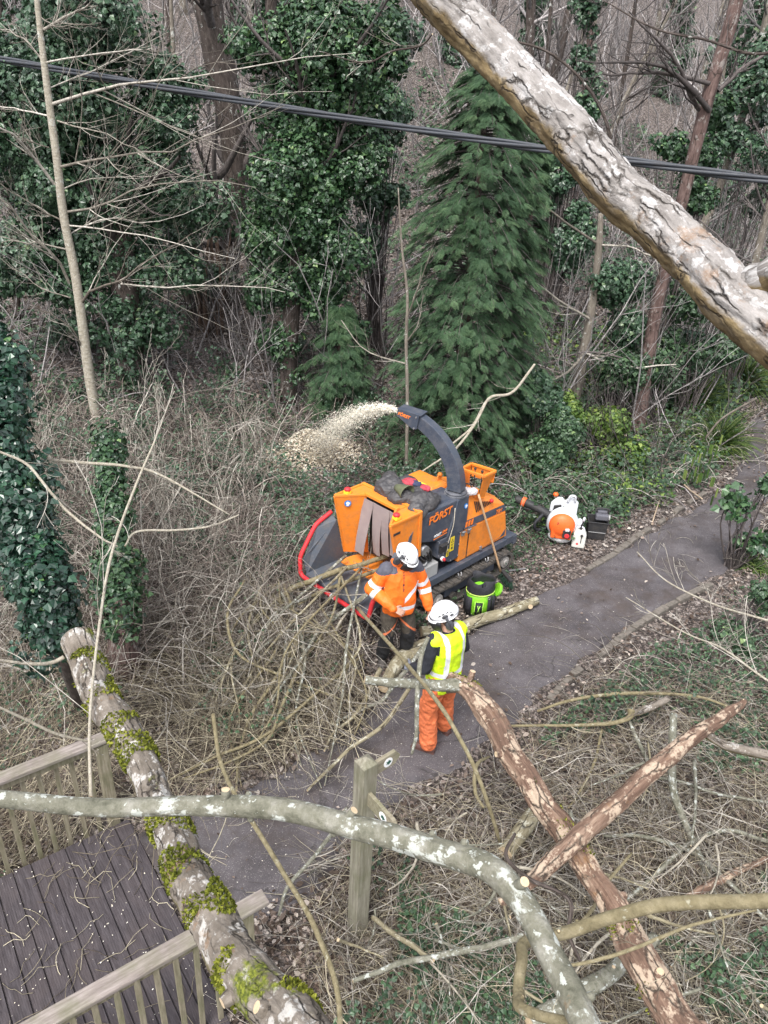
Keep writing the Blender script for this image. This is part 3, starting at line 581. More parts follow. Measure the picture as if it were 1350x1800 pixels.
shrub('holly_shrub','dense dark green shrub between huge ivy tree and left edge',[(120,580,40,30),(60,640,30,30)],gt(120,620)[1],3000,.06,M_ivyfar,203)
shrub('ivy_shrub','ivy growth behind the diagonal limb, right of slim leaning tree',[(1090,500,45,60),(1100,580,40,50)],15.8,5200,.08,M_ivyfar,204)
shrub('ivy_shrub','ivy bush around the red trunk beneath the black cable',[(1230,300,40,60),(1180,260,30,30),(1270,200,35,40)],16.2,4200,.08,M_ivy,205)
shrub('ivy_shrub','ivy covered thicket at the upper right corner of the wood',[(1330,120,50,60),(1320,240,50,40),(1345,330,30,60)],20,5200,.10,M_ivyfar,206)
shrub('ivy_shrub','tall dark ivy thicket right of the conifer top',[(1030,20,26,50),(1032,100,24,60),(1028,190,26,60),(1020,280,30,60),(1010,360,36,50),(1000,430,50,50),(960,260,30,60),(970,350,30,50)],19,8500,.09,M_ivyfar,207)
shrub('ivy_shrub','ivy thicket under the diagonal limb at the right edge',[(1230,520,60,40),(1300,600,50,40),(1200,620,60,30)],16,4800,.08,M_ground_ivy,208)
shrub('ivy_shrub','mixed green thicket left of the conifer, near its crown',[(690,180,40,60),(670,330,40,60),(650,420,30,50),(700,60,50,40)],17,6000,.085,M_ivyfar,209)
shrub('ivy_shrub','low green thicket between the left ivy tree and the dark leaning trunk',[(330,420,40,60),(380,480,40,30),(300,250,40,50)],18,3600,.09,M_ivyfar,210)
shrub('laurel_shrub','glossy low shrub overhanging the tarmac path at the right edge',[(1290,880,35,22),(1330,950,30,25),(1345,850,20,20)],10.2,420,.10,M_ivy,211)
shrub('ivy_shrub','ivy tangle lying on the bank at the right edge below the path',[(1300,1130,70,40),(1240,1180,60,30),(1340,1050,40,30)],8.3,2600,.055,M_ground_ivy,212)
# sedges
def sedge(px,py,lab,seed,n=520,L=1.05):
    base=gt(px,py); root=empty('sedge_tussock',lab,'sedge',base,0); r=np.random.default_rng(seed); b=MB(); K=6; a=r.random(n)*6.283; el=r.uniform(.5,1.45,n)
    d=np.stack([np.cos(a)*np.cos(el),np.sin(a)*np.cos(el),np.sin(el)],-1); P=np.zeros((n,K,3)); P[:,0]=base+np.stack([r.normal(size=n)*.08,r.normal(size=n)*.08,np.zeros(n)],-1); l=L*(.5+.7*r.random(n))
    for k in range(1,K): d=unit(d+np.array([0,0,-.28])); P[:,k]=P[:,k-1]+d*(l/(K-1))[:,None]
    b.tubes(P,np.linspace(.014,.003,K)[None]*np.ones((n,1)),3); kid(b,'blade',M_sedge,root)
sedge(1215,725,'arching sedge tussock growing beside the red trunk',1); sedge(1262,790,'large arching sedge tussock at the bend of the path',2,520,.95); sedge(1305,680,'arching sedge tussock highest up at the right edge',3); sedge(1235,700,'small dark sedge tussock tucked behind its larger neighbour',5,300,.6)
sedge(1325,1000,'small bright tuft growing over the right edge of the path',6,120,.3)
# foreground ivy column, left edge
P,R=smooth_curve(np.array([gd(-75,480,7.6),gd(-40,620,7.2),gd(-5,760,6.9),gd(35,900,6.7),gd(78,1020,6.6),gd(100,1100,6.7),gz(150,1240,0)]),np.array([.06,.07,.08,.09,.1,.1,.11]),40)
root=empty('ivy_clad_tree','glossy ivy covered leaning trunk at the left edge of the photo','tree',P[-1]); b=MB(); b.tube(P,R,10); kid(b,'trunk',B_dark,root)
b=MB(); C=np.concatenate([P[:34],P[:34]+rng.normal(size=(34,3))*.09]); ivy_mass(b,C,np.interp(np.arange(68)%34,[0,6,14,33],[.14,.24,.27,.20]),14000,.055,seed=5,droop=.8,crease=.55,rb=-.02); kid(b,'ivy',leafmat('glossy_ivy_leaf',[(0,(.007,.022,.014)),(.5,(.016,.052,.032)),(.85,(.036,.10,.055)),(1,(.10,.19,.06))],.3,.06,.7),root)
# small ivy trunk + stump
P,R=smooth_curve(np.array([gz(222,1178,0),gd(214,1090,9.2),gd(205,980,9.5),gd(198,880,9.8),gd(190,760,10.1)]),np.array([.24,.13,.09,.07,.04]),30)
root=empty('ivy_clad_tree','short ivy wrapped trunk with a reddish foot behind the cut end of the mossy log','tree',P[0]); b=MB(); b.tube(P,R,12,disp=disp(.2,3)); kid(b,'trunk',B_red,root)
b=MB(); ivy_mass(b,P[5:],np.interp(np.arange(25),[0,8,24],[.15,.24,.16])*(.6+.9*rng.random(25)),4200,.058,seed=6,droop=.8,rb=-.06); kid(b,'ivy',M_ivy,root)
# ================= GROUND COVER (stuff) =================
def stuff(b,name,mt,label):
    return tag(b.build(name,mt),label,kind='stuff')
def gpts(XY,h=0.): return np.concatenate([XY,(terr(XY[:,0],XY[:,1])+h)[:,None]],1)
XY=samples(80000,2.2,26,1.1,1,nopath=.0); P=gpts(XY,.012); n=len(P); r=np.random.default_rng(2)
nr=unit(np.array([0,0,1.])+r.normal(size=(n,3))*.45); d=unit(np.cross(nr,r.normal(size=(n,3)))); b=MB(); b.leaves(P,d,nr,(.032+.042*r.random(n))*np.clip(XY[:,1]/12,.8,1.7),'dead',rnd=np.clip(r.random(n)**1.4,0,1)); stuff(b,'leaf_litter',M_dead,'brown and pale fallen leaves over the woodland floor')
# few leaves on path
XY=samples(1100,3,16,.5,3,nopath=None); XY=XY[pathdist(XY[:,0],XY[:,1])<-.03]; P=gpts(XY,.045); n=len(P); nr=unit(np.array([0,0,1.])+r.normal(size=(n,3))*.25); d=unit(np.cross(nr,r.normal(size=(n,3)))); b=MB(); b.leaves(P,d,nr,.02+.05*r.random(n)**2,'dead',rnd=r.random(n)); stuff(b,'path_leaves',M_dead,'scattered dead leaves lying on the tarmac path')
XY=samples(26000,3,15,.5,8,nopath=None); pdx=pathdist(XY[:,0],XY[:,1]); XY=XY[(pdx>-.28)&(pdx<.12)&(rng.random(len(XY))<np.clip((pdx+.28)*3,.05,1))][:3200]; P=gpts(XY,.05); n=len(P); nr=unit(np.array([0,0,1.])+r.normal(size=(n,3))*.4); d=unit(np.cross(nr,r.normal(size=(n,3)))); b=MB(); b.leaves(P,d,nr,.03+.05*r.random(n),'dead',rnd=r.random(n)); stuff(b,'path_edge_leaves',M_dead,'trodden leaves gathered along both edges of the tarmac path')
# ground ivy
HPC=gt(545,800)
def cover(n,y0,y1,mt,name,label,size,f,seed,h=.10,p=1.,kind='ivy',**k):
    XY=samples(n*3,y0,y1,p,seed,**k); m=f(XY[:,0],XY[:,1],noise(XY,.35,seed,4)); XY=XY[m]; XY=XY[~((np.hypot((XY[:,0]-HPC[0])/1.1,(XY[:,1]-HPC[1]+.2)/.8)<1))][:n]; P=gpts(XY,0); nn=len(P); r=np.random.default_rng(seed)
    P[:,2]+=h*r.random(nn)*(1+.8*noise(XY,.9,seed+1)); nr=unit(np.array([0,-.25,1.])+r.normal(size=(nn,3))*.5); d=unit(np.cross(nr,r.normal(size=(nn,3)))); b=MB()
    b.leaves(P,d,nr,size*(.6+.7*r.random(nn))*np.clip(XY[:,1]/13,.7,1.8),kind,rnd=np.clip(r.random(nn)*.8+.15*noise(XY,1.,seed+2),0,1)); stuff(b,name,mt,label)
cover(46000,10.5,34,M_ground_ivy,'ground_ivy','ivy carpet spreading over the slope behind the chipper',.075,lambda x,y,q:(q>-.12+.22*(x<-1.5)*(y>15)),11,h=.3,nopath=.25)
cover(30000,2.4,11,M_ground_ivy,'ground_ivy','ivy patches on the bank right of the path',.058,lambda x,y,q:(q>.02-.25*(x>3.6)+.34*(y<5.8))&(x>.3)&(pathdist(x,y)>.25),12,h=.20,nopath=.1)
cover(12000,2.5,10.5,M_ground_ivy,'ground_ivy','ivy leaves showing through the tangle left of the path',.055,lambda x,y,q:(q>.05)&(x<.5),13,h=.45,nopath=.2)
cover(22000,9,15,M_ivyfar,'bramble_leaves','dull green bramble leaves over the brush behind the chipper',.06,lambda x,y,q:(q>-.05)&(x<1.),14,h=.8,nopath=.3)
cover(20000,10.8,20,M_bright,'fresh_ground_cover','fresh green leaves at the foot of the red trunk',.06,lambda x,y,q:(q>.02)&(x>2.4),15,h=.4,nopath=.3)
cover(14000,10.9,18,M_ground_ivy,'ground_ivy','deep green ivy bank behind the blower and right of the conifer',.075,lambda x,y,q:(x>1.6),16,h=.55,nopath=.35)
cover(2600,9.,11.5,M_ground_ivy,'ground_ivy','scattered ivy sprigs in the litter beside the blower',.05,lambda x,y,q:(x>1.8)&(q>-.1),17,h=.05,nopath=.15)
# arching brambles and twigs
HPC=gt(545,800); r0_=np.random.default_rng(1)
def clearm(P,R):
    a=np.array([.69,.725]); a/=np.linalg.norm(a); w=np.array([a[1],-a[0]]); D=P[:,:,:2]-np.array([-.55,8.07]); u=D@a; v=D@w
    bad=((u>-.12)&(u<3.1)&(np.abs(v)<.74)).any(1)|((np.abs(P[:,:,0]-.23)<.36)&(P[:,:,1]>6.75)&(P[:,:,1]<7.8)).any(1)|((np.abs(P[:,:,0]-.71)<.3)&(np.abs(P[:,:,1]-6.2)<.35)).any(1)
    return P[~bad],R[~bad]
def twigs(n,cond,L,H_,mt,name,label,seed,rad=.003,y0=3,y1=14,p=1.,K=7,curl=.9,nopath=.1,hz=0.,x0=-99,x1=99,sides=3,aim=None,kids=0):
    XY=samples(n*4,y0,y1,p,seed,nopath=nopath,x0=x0,x1=x1); XY=XY[cond(XY[:,0],XY[:,1])]; XY=XY[~((np.abs(XY[:,0]-HPC[0])<1.0)&(XY[:,1]<HPC[1]+.5)&(XY[:,1]>HPC[1]-1.6)&(r0_.random(len(XY))<.8))]; XY=XY[~((XY[:,0]>1.9)&(XY[:,0]<4.4)&(XY[:,1]>9.3)&(XY[:,1]<11.8))]; XY=XY[:n]; n=len(XY); r=np.random.default_rng(seed+1)
    a=r.random(n)*6.283 if aim is None else aim+r.normal(size=n)*.6; l=L*(.35+.9*r.random(n)); P=np.zeros((n,K,3)); cv=r.normal(size=n)*curl; t=np.linspace(0,1,K)
    p_=XY.copy(); P[:,0,:2]=p_
    for k in range(1,K):
        aa=a+cv*(k/K)+r.normal(size=n)*.12; p_=p_+np.stack([np.cos(aa),np.sin(aa)],-1)*(l/(K-1))[:,None]; P[:,k,:2]=p_
    h=H_*r.random(n)**1.3; tilt=r.normal(size=n)*.15*H_; z0=terr(P[:,:,0],P[:,:,1])
    P[:,:,2]=z0+hz+.012+h[:,None]*np.sin(PI*np.clip(t*.85+.08,0,1))[None]+np.abs(tilt[:,None]*t[None])+r.random((n,1))*H_*.25
    R=rad*(.5+r.random((n,1)))*np.linspace(1.1,.5,K)[None]*np.clip(XY[:,1:2]/9,.75,1.7)
    P,R=clearm(P,R); b=MB(); b.tubes(P,R,sides)
    if kids: c=clearm(*spawn(P,R,kids,.35,.7,.7,.05,K=5,seed=seed+3,minr=rad*.45)); b.tubes(*c,3)
    return stuff(b,name,mt,label)
twigs(4000,lambda x,y:(x<1.0-.0*y)&(y>7)&~((np.hypot(x-1.1,y-8.9)<1.6))&~((x>-1.9)&(x<.9)&(y>9.4)&(y<12.9)),1.3,.75,M_bramble,'bramble_thicket','arching pinkish grey bramble stems left of the chipper',31,.0050,7.2,14,.6,kids=2)
twigs(1300,lambda x,y:(x<-.6)&(y>6.5)&~((x>-1.9)&(y>9.4)&(y<12.9)),1.5,.9,M_twig,'bramble_thicket','pale dead stems standing in the bramble thicket',32,.0060,6,13.5,.6,kids=3)
twigs(3800,lambda x,y:(x<-.3)&(y<8.2),.9,.28,M_straw,'brushwood','yellowish cut twigs heaped below the chipper tray',33,.0040,4.6,8.2,.3,nopath=.05,kids=1)
twigs(2100,lambda x,y:(np.hypot((x+.95)/1.2,(y-6.6)/.85)<1.0),1.4,.34,M_straw,'brushwood','thick heap of thin straw coloured branches at the chipper mouth',34,.0050,5.4,8.2,.0,nopath=-2.,aim=2.2,kids=1)
twigs(6800,lambda x,y:(x>-.4)&(y<7.4)&(x<6),.75,.16,M_straw,'dry_stalks','straw coloured dry stalks matted over the right bank',35,.0034,2.2,7.4,.8,nopath=.12)
twigs(2600,lambda x,y:(x>-.2)&(y<8.4),.9,.22,M_twig,'fallen_twigs','pale grey fallen twigs over the right bank',36,.0046,2.2,8.4,.8,nopath=.1,kids=1)
twigs(1500,lambda x,y:(y>10),1.2,.35,M_fartwig,'fallen_twigs','thin fallen twigs strewn over the wooded slope',37,.006,10,26,1.,nopath=.3,kids=2)
twigs(1100,lambda x,y:(x>1.5)&(y>9.5),1.,.5,M_twig,'fallen_twigs','thin dry stems in the ivy beside the path',38,.004,9.5,15,1.,nopath=.3,kids=2)
twigs(260,lambda x,y:(pathdist(x,y)<.1),.35,.05,M_twig,'path_twigs','small twigs lying on the tarmac',39,.0025,3.5,12,1.,nopath=None)
# upright bare undergrowth on the slope
def undergrowth(n,y0,y1,seed,mt,label,hmin,hmax,minr,cond=None,m=(5,3)):
    XY=samples(n*2,y0,y1,1.,seed,nopath=.5); 
    if cond is not None: XY=XY[cond(XY[:,0],XY[:,1])]
    XY=XY[:n]; n=len(XY); r=np.random.default_rng(seed); K=7; h=r.uniform(hmin,hmax,n); d=unit(np.concatenate([r.normal(size=(n,2))*.35,np.ones((n,1))],1)); P=np.zeros((n,K,3)); P[:,0]=gpts(XY,-.03)
    for k in range(1,K): d=unit(d+r.normal(size=(n,3))*.12); P[:,k]=P[:,k-1]+d*(h/(K-1))[:,None]
    R=h[:,None]*.0055*np.linspace(1,.35,K)[None]; b=MB(); b.tubes(P,R,4); a=spawn(P,R,m[0],.5,.6,.6,.2,K=6,t0=.2,seed=seed+1,minr=minr); b.tubes(*a,3); c=spawn(*a,m[1],.5,.6,.6,.2,K=5,seed=seed+2,minr=minr); b.tubes(*c,3)
    stuff(b,'undergrowth',mt,label)
undergrowth(420,14.5,24,41,M_fartwig,'leafless grey scrub among the trunks',1.5,4.2,.0035,lambda x,y:np.abs(x-1)>1.2)
undergrowth(420,22,44,42,M_fartwig,'mauve grey leafless scrub high on the slope',3,7,.006)
undergrowth(240,12.6,17,43,M_darktwig,'dark leafless scrub behind the chipper',.8,2.2,.0028,lambda x,y:(np.abs(x-1.2)>1.3)&~((x>-2.2)&(x<1)&(y<14.5)))
undergrowth(140,8,13,44,M_twig,'pale leafless shoots in the thicket at left',.8,2.0,.0034,lambda x,y:(x<-1.9),m=(6,4))
twigs(700,lambda x,y:(x>-2)&(x<1)&(y>9.4)&(y<13),1.,.22,M_bramble,'bramble_thicket','low brambles under the chip spray',45,.005,9.4,13,.6,kids=2)
# ================= WOOD CHIPPER =================
CO=np.array([-.55,8.07,0.]); CA=np.array([.69,.725,0]); CA/=np.linalg.norm(CA); CW=np.array([CA[1],-CA[0],0])
def WL(u,v,z): return CO+CA*u+CW*v+np.array([0,0,z])
def L(u,v,z): return np.array([u,-v,z])
Or=paint('orange_paint',(.78,.23,.02),.36,.55,(.26,.13,.06)); Gr=paint('slate_grey_paint',(.045,.056,.080),.30,.5,(.16,.15,.15),bmp=.05); Gt=paint('tray_grey_paint',(.065,.078,.10),.5,.55,(.16,.13,.10))
Rd=paint('red_foam',(.60,.022,.03),.45,.25,(.25,.06,.06)); Bk=paint('black_plastic',(.018,.018,.02),.5,.3); Rb=paint('muddy_rubber',(.045,.040,.036),.85,.75,(.15,.125,.10),scale=14,bmp=.5)
St=paint('worn_steel',(.35,.35,.36),.35,.5,(.15,.13,.11),metal=.7); Wh=paint('white_sticker',(.75,.75,.75),.5,.05); Ye=paint('yellow_sticker',(.80,.60,.03),.5,.1); Fl=paint('smoky_rubber_curtain',(.27,.215,.21),.4,.5,(.36,.30,.27),bmp=.1)
OrL=paint('orange_lettering',(.85,.20,.02),.5,.1); Bl=paint('blue_sticker',(.03,.18,.50),.5,.05); Tk=paint('grey_tank',(.33,.33,.33),.45,.4); Wd=paint('bare_wood_handle',(.50,.32,.18),.6,.3,scale=20)
ch=empty('wood_chipper','orange and slate grey tracked wood chipper with open infeed tray and curved discharge spout','wood chipper',CO,math.atan2(CA[1],CA[0]))
def cb(b,name,mats,parent=None,bev=.006,**k): return b.build(name,mats,parent or ch,bevel=bev,**k)
# chassis
b=MB()
for v in(-.50,.50): b.bar(L(1.10,v,.485),L(3.04,v,.485),.12,.11)
b.bar(L(3.04,-.58,.47),L(3.04,.58,.47),.08,.14); b.bar(L(1.12,-.5,.48),L(1.12,.5,.48),.06,.09); b.box(L(2.0,0,.46),(1.7,.85,.05)); b.box(L(2.95,.50,.50),(.22,.14,.12)); b.bar(L(1.1,0,.52),L(.1,0,.50),.12,.10)
cb(b,'chassis',Gr)
b=MB()
for u in(1.75,2.35):
    b=MB(); b.tube([L(u,.57,.42),L(u,.585,.38),L(u+.03,.585,.35),L(u+.06,.585,.38),L(u+.06,.57,.42)],.009,6); cb(b,'lashing_ring',St,bev=0)
# tracks
def track(vc):
    b=MB(); W=.24; u0,u1,zl,r1,r2=1.30,2.80,.02,.17,.15
    pts=[]; 
    for a in np.linspace(PI*.5,PI*1.5,12): pts.append((u0+r1*math.cos(a),zl+r1+r1*math.sin(a)))
    for u in np.linspace(u0+.1,u1-.1,12): pts.append((u,zl))
    for a in np.linspace(-PI*.5,PI*.5,12): pts.append((u1+r2*math.cos(a),zl+r1+.01+r2*math.sin(a)))
    for u in np.linspace(u1-.12,u0+.12,12): pts.append((u,zl+r1*2-.012+.012*math.cos((u-2)*9)))
    P=np.array(pts); n=len(P); nrm=np.roll(P,-1,0)-np.roll(P,1,0); nrm=np.stack([nrm[:,1],-nrm[:,0]],-1); nrm=unit(nrm)
    cen=P.mean(0); nrm*=np.sign(((P-cen)*nrm).sum(1))[:,None]
    In=P-nrm*.035; k=np.arange(n); j=(k+1)%n
    V=np.concatenate([[L(p[0],vc-W/2,p[1]) for p in P],[L(p[0],vc+W/2,p[1]) for p in P],[L(p[0],vc+W/2,p[1]) for p in In],[L(p[0],vc-W/2,p[1]) for p in In]])
    F=np.concatenate([np.stack([q*n+k,q*n+j,((q+1)%4)*n+j,((q+1)%4)*n+k],-1) for q in range(4)]); b.add(V,F,smooth=False)
    Ls=np.concatenate([[0],np.cumsum(np.linalg.norm(np.diff(np.concatenate([P,P[:1]]),axis=0),axis=1))]); m=46
    for q in range(m):
        s=Ls[-1]*q/m; i=min(np.searchsorted(Ls,s,'right')-1,n-1); f=(s-Ls[i])/(Ls[i+1]-Ls[i]); p=P[i]*(1-f)+P[(i+1)%n]*f; nn=unit(nrm[i]*(1-f)+nrm[(i+1)%n]*f); t=np.array([-nn[1],nn[0]])
        for h,(va,vb) in enumerate(((-W/2,-.01),(.01,W/2))):
            o=t*(.018 if (q+h)%2 else -.018); c=p+nn*.012+o; R=np.array([[t[0],0,nn[0]],[0,1,0],[t[1],0,nn[1]]]); b.box(L(c[0],vc+(va+vb)/2,c[1]),(.034,vb-va,.028),R)
    o=cb(b,'track',Rb,bev=.004)
    s=1 if vc>0 else -1
    for (u,r) in((u0,.10),(u1,.09)):
        w=MB(); w.cyl(L(u,vc-.1,zl+r1),L(u,vc+.105,zl+r1),r,sides=24); w.cyl(L(u,vc-.115,zl+r1),L(u,vc+.125,zl+r1),r*.55,sides=16); w.build('wheel',paint('muddy_wheel',(.30,.28,.26),.6,.7),o,bevel=.006)
    for u in(1.65,2.05,2.45): w=MB(); w.cyl(L(u,vc-.09,zl+.09),L(u,vc+.10,zl+.09),.055,sides=16); w.build('roller',Rb,o,bevel=.004)
    w=MB(); w.box(L(2.05,vc,.19),(1.1,.10,.14)); w.build('track_frame',Gr,o,bevel=.01)
track(.52); track(-.52)
# engine cover
b=MB()
def ring(u0,u1,v,z0,z1=None,vl=None): z1=z0 if z1 is None else z1; vl=v if vl is None else vl; return [L(u0,-vl,z0),L(u1,-vl,z1),L(u1,v,z1),L(u0,v,z0)]
b.loft([ring(1.80,2.91,.50,.545),ring(1.80,2.90,.50,.62),ring(1.80,2.80,.50,1.06,1.02),ring(1.80,2.76,.49,1.17,1.13),ring(1.82,2.62,.40,1.52,1.27),ring(1.9,2.5,.30,1.54,1.30)])
cov=cb(b,'engine_cover',Or,bev=.014)
def side_v(z): return .50 if z<1.06 else .50-(z-1.06)*.10/.46*.9 
b=MB(); b.slab([L(1.86,.502,1.065),L(2.79,.502,1.025),L(2.765,.494,1.125),L(1.86,.492,1.165)],L(0,.006,0)); cb(b,'stripe',Gr,cov,bev=0)
for q in range(3):
    b=MB(); b.slab([L(1.87+q*.06,.509,1.075),L(1.91+q*.06,.509,1.075),L(1.925+q*.06,.506,1.155),L(1.885+q*.06,.506,1.155)],L(0,.003,0)); cb(b,'stripe_block',OrL,cov,bev=0)
text('TR6',.085,frame(L(2.54,.511,1.045),L(1,0,-.04),(0,0,1)),OrL,cov,shear=.3,off=.003)
# cooling slits
b=MB()
for q in range(12):
    u=2.12+q*.034; h=.15*(1-q/12.)+.01; zt=1.375-q*.010; v0=.500-(zt-1.17)*.26
    b.slab([L(u,.492-(zt-h-1.17)*.26,zt-h),L(u+.012,.492-(zt-h-1.17)*.26,zt-h),L(u+.012-.03,v0-.002,zt),L(u-.03,v0-.002,zt)],L(0,.010,.003))
cb(b,'cooling_slit',Bk,cov,bev=0)
# doors, seams, hinges
b=MB(); b.slab([L(1.985,.502,.575),L(2.86,.502,.575),L(2.775,.502,1.005),L(1.985,.502,1.045)],L(0,.010,0)); dr=cb(b,'side_door',Or,cov,bev=.008)
b=MB(); b.box(L(1.975,.502,.80),(.012,.012,.50)); cb(b,'door_seam',Bk,cov,bev=0)
b=MB(); b.slab([L(2.35,.513,.585),L(2.72,.513,.60),L(2.84,.513,.70),L(2.835,.513,.60)],L(0,.003,0)); cb(b,'lower_stripe',Gr,dr,bev=0)
for u in(1.83,1.95): b=MB(); b.box(L(u,.515,1.00),(.05,.03,.06)); b.cyl(L(u-.03,.53,1.03),L(u+.03,.53,1.03),.016); cb(b,'latch',St,cov,bev=.004)
b=MB(); b.box(L(2.27,.52,.60),(.04,.03,.06)); cb(b,'latch',St,cov,bev=.004)
b=MB(); b.tube(catmull([L(1.84,.51,1.07),L(1.86,.60,1.13),L(1.99,.60,1.12),L(2.0,.51,1.05)],14),.010,8); cb(b,'grab_handle',Gr,cov,bev=0)
b=MB(); b.loft([ring(2.90,3.03,.36,.66),ring(2.88,3.02,.36,.84),ring(2.84,2.93,.34,.92)]); cb(b,'rear_guard',Tk,bev=.02)
for v in(-.42,.42): b=MB(); b.cyl(L(3.08,v,.47),L(3.12,v,.47),.055); cb(b,'rear_buffer',Bk)
# orange hump on far side
b=MB(); b.loft([ring(1.50,1.95,.14,1.40,vl=.46),ring(1.52,1.93,.12,1.52,1.56,vl=.44),ring(1.62,1.90,.08,1.60,1.60,vl=.40)]); hp=cb(b,'roller_guard',Or,bev=.015)
b=MB(); b.slab([L(1.56,-.20,1.565),L(1.62,-.20,1.602),L(1.62,-.02,1.602),L(1.56,-.02,1.565)],(0,0,.004)); cb(b,'warning_sticker',Ye,hp,bev=0)
b=MB(); b.slab([L(1.80,-.02,1.58),L(1.90,-.02,1.58),L(1.90,-.02,1.70),L(1.86,-.02,1.72),L(1.83,-.02,1.68)],L(0,.02,0)); b.cyl(L(1.86,-.03,1.69),L(1.86,.03,1.69),.02); cb(b,'lifting_eye',Or,hp,bev=.003)
# control cage
cg_pts={'fl':(2.03,.22),'fr':(2.09,.56),'br':(2.34,.56),'bl':(2.27,.20)}
b=MB(); T=1.80; top=[L(*cg_pts[k],T) for k in('fl','fr','br','bl')]
for i in range(4): b.bar(top[i],top[(i+1)%4],.035,.035,mat=0)
b.slab([L(2.02,.24,1.40),L(2.03,.22,T),L(2.27,.20,T),L(2.22,.24,1.35)],L(0,-.01,0)); 
b.slab([L(2.09,.56,T),L(2.34,.56,T),L(2.28,.46,1.36),L(2.17,.46,1.40)],L(0,-.012,0)); b.slab([L(2.27,.20,T),L(2.34,.56,T),L(2.33,.55,1.62),L(2.27,.22,1.62)],L(.01,0,0)); b.slab([L(2.02,.24,1.42),L(2.15,.46,1.42),L(2.12,.48,1.56),L(2.03,.24,1.56)],L(.01,0,0)); b.slab([L(2.02,.23,1.40),L(2.17,.47,1.40),L(2.3,.47,1.37),L(2.24,.23,1.37)],L(0,0,.01))
cg=cb(b,'control_cage',Or,bev=.006)
for q in(.33,.45):
    b=MB(); b.cyl(L(2.2,q,1.42),L(2.19,q,1.78),.008,sides=8); b.sphere(L(2.19,q,1.80),.020,10,8); b.sphere(L(2.2,q,1.50),.028,10,8); cb(b,'lever',Bk,cg,bev=0)
b=MB(); b.tube(catmull([L(1.86,.36,1.66),L(1.98,.30,1.62),L(2.02,.38,1.64),L(2.03,.44,1.58),L(2.0,.42,1.52),L(1.98,.36,1.55),L(2.0,.34,1.62)],24),.011,8); cb(b,'chute_handle',Bk,bev=0)
b=MB(); b.sphere(L(2.42,.50,1.30),.03,10,8); cb(b,'fuel_cap',Rd,bev=0)
# feed roller housing
b=MB(); pr=[(.93,1.20),(.90,1.46),(1.12,1.57),(1.79,1.57),(1.79,1.06),(1.29,1.06),(1.0,1.15)]
def pring(pr,v,cx=1.4,cz=1.3,s=1.): return [L(cx+(u-cx)*s,v,cz+(z-cz)*s) for u,z in pr]
b.loft([pring(pr,-.48,s=.95),pring(pr,-.44),pring(pr,.44),pring(pr,.485,s=.955)]); fh=cb(b,'feed_housing',Gr,bev=.012)
text('FÖRST',.150,frame(L(1.11,.497,1.385),L(1,0,.06),(0,0,1)),OrL,fh,shear=.2,off=.0035,ext=.002)
text('FÖRST',.048,frame(L(1.24,.497,1.145),L(1,0,.06),(0,0,1)),Wh,fh,shear=.25,off=.002)
text('GRIP',.048,frame(L(1.40,.497,1.155),L(1,0,.06),(0,0,1)),OrL,fh,shear=.25,off=.002)
b=MB(); b.slab([L(1.24,.495,1.115),L(1.50,.495,1.13),L(1.50,.495,1.14),L(1.24,.495,1.125)],L(0,.003,0)); cb(b,'sticker_line',OrL,fh,bev=0)
# control box
b=MB(); b.slab([L(1.34,.10,.80),L(1.34,.10,1.055),L(1.795,.10,1.055),L(1.795,.10,.63),L(1.62,.10,.62)],L(0,.40,0)); cx=cb(b,'control_box',Gr,bev=.008)
b=MB(); b.box(L(1.43,.515,.93),(.13,.04,.12)); b.box(L(1.43,.53,.985),(.15,.06,.02)); cb(b,'display',Bk,cx)
b=MB(); b.cyl(L(1.44,.50,.76),L(1.44,.53,.76),.034); cb(b,'warning_ring',Wh,cx,bev=0); b=MB(); b.cyl(L(1.44,.53,.76),L(1.44,.56,.76),.022); cb(b,'stop_switch',Rd,cx,bev=.003)
b=MB(); b.box(L(1.46,.503,.83),(.022,.006,.05)); b.box(L(1.52,.503,.93),(.03,.006,.12)); cb(b,'switch_row',St,cx,bev=0)
for (u,z,wd,h) in((1.63,.91,.08,.22),(1.55,.80,.05,.11)):
    b=MB(); b.box(L(u,.502,z),(wd,.006,h)); s_=cb(b,'warning_sticker',Ye,cx,bev=0)
    b=MB(); b.slab([L(u-wd*.36,.507,z+h*.12),L(u+wd*.36,.507,z+h*.12),L(u,.507,z+h*.42)],L(0,.001,0)); b.slab([L(u-wd*.18,.509,z+h*.17),L(u+wd*.18,.509,z+h*.17),L(u,.509,z+h*.33)],L(0,.001,0),mat=1); b.box(L(u,.507,z),(wd*.7,.002,h*.03)); b.box(L(u,.507,z-h*.08),(wd*.5,.002,h*.03)); b.box(L(u,.507,z-h*.28),(wd*.4,.002,h*.18)); cb(b,'pictogram',[Bk,Ye],s_,bev=0)
for u,z in((1.36,.83),(1.78,1.03),(1.78,.85),(1.78,.67),(1.63,.65),(1.36,1.03)): b=MB(); b.cyl(L(u,.50,z),L(u,.508,z),.009,sides=8); cb(b,'bolt',St,cx,bev=0)
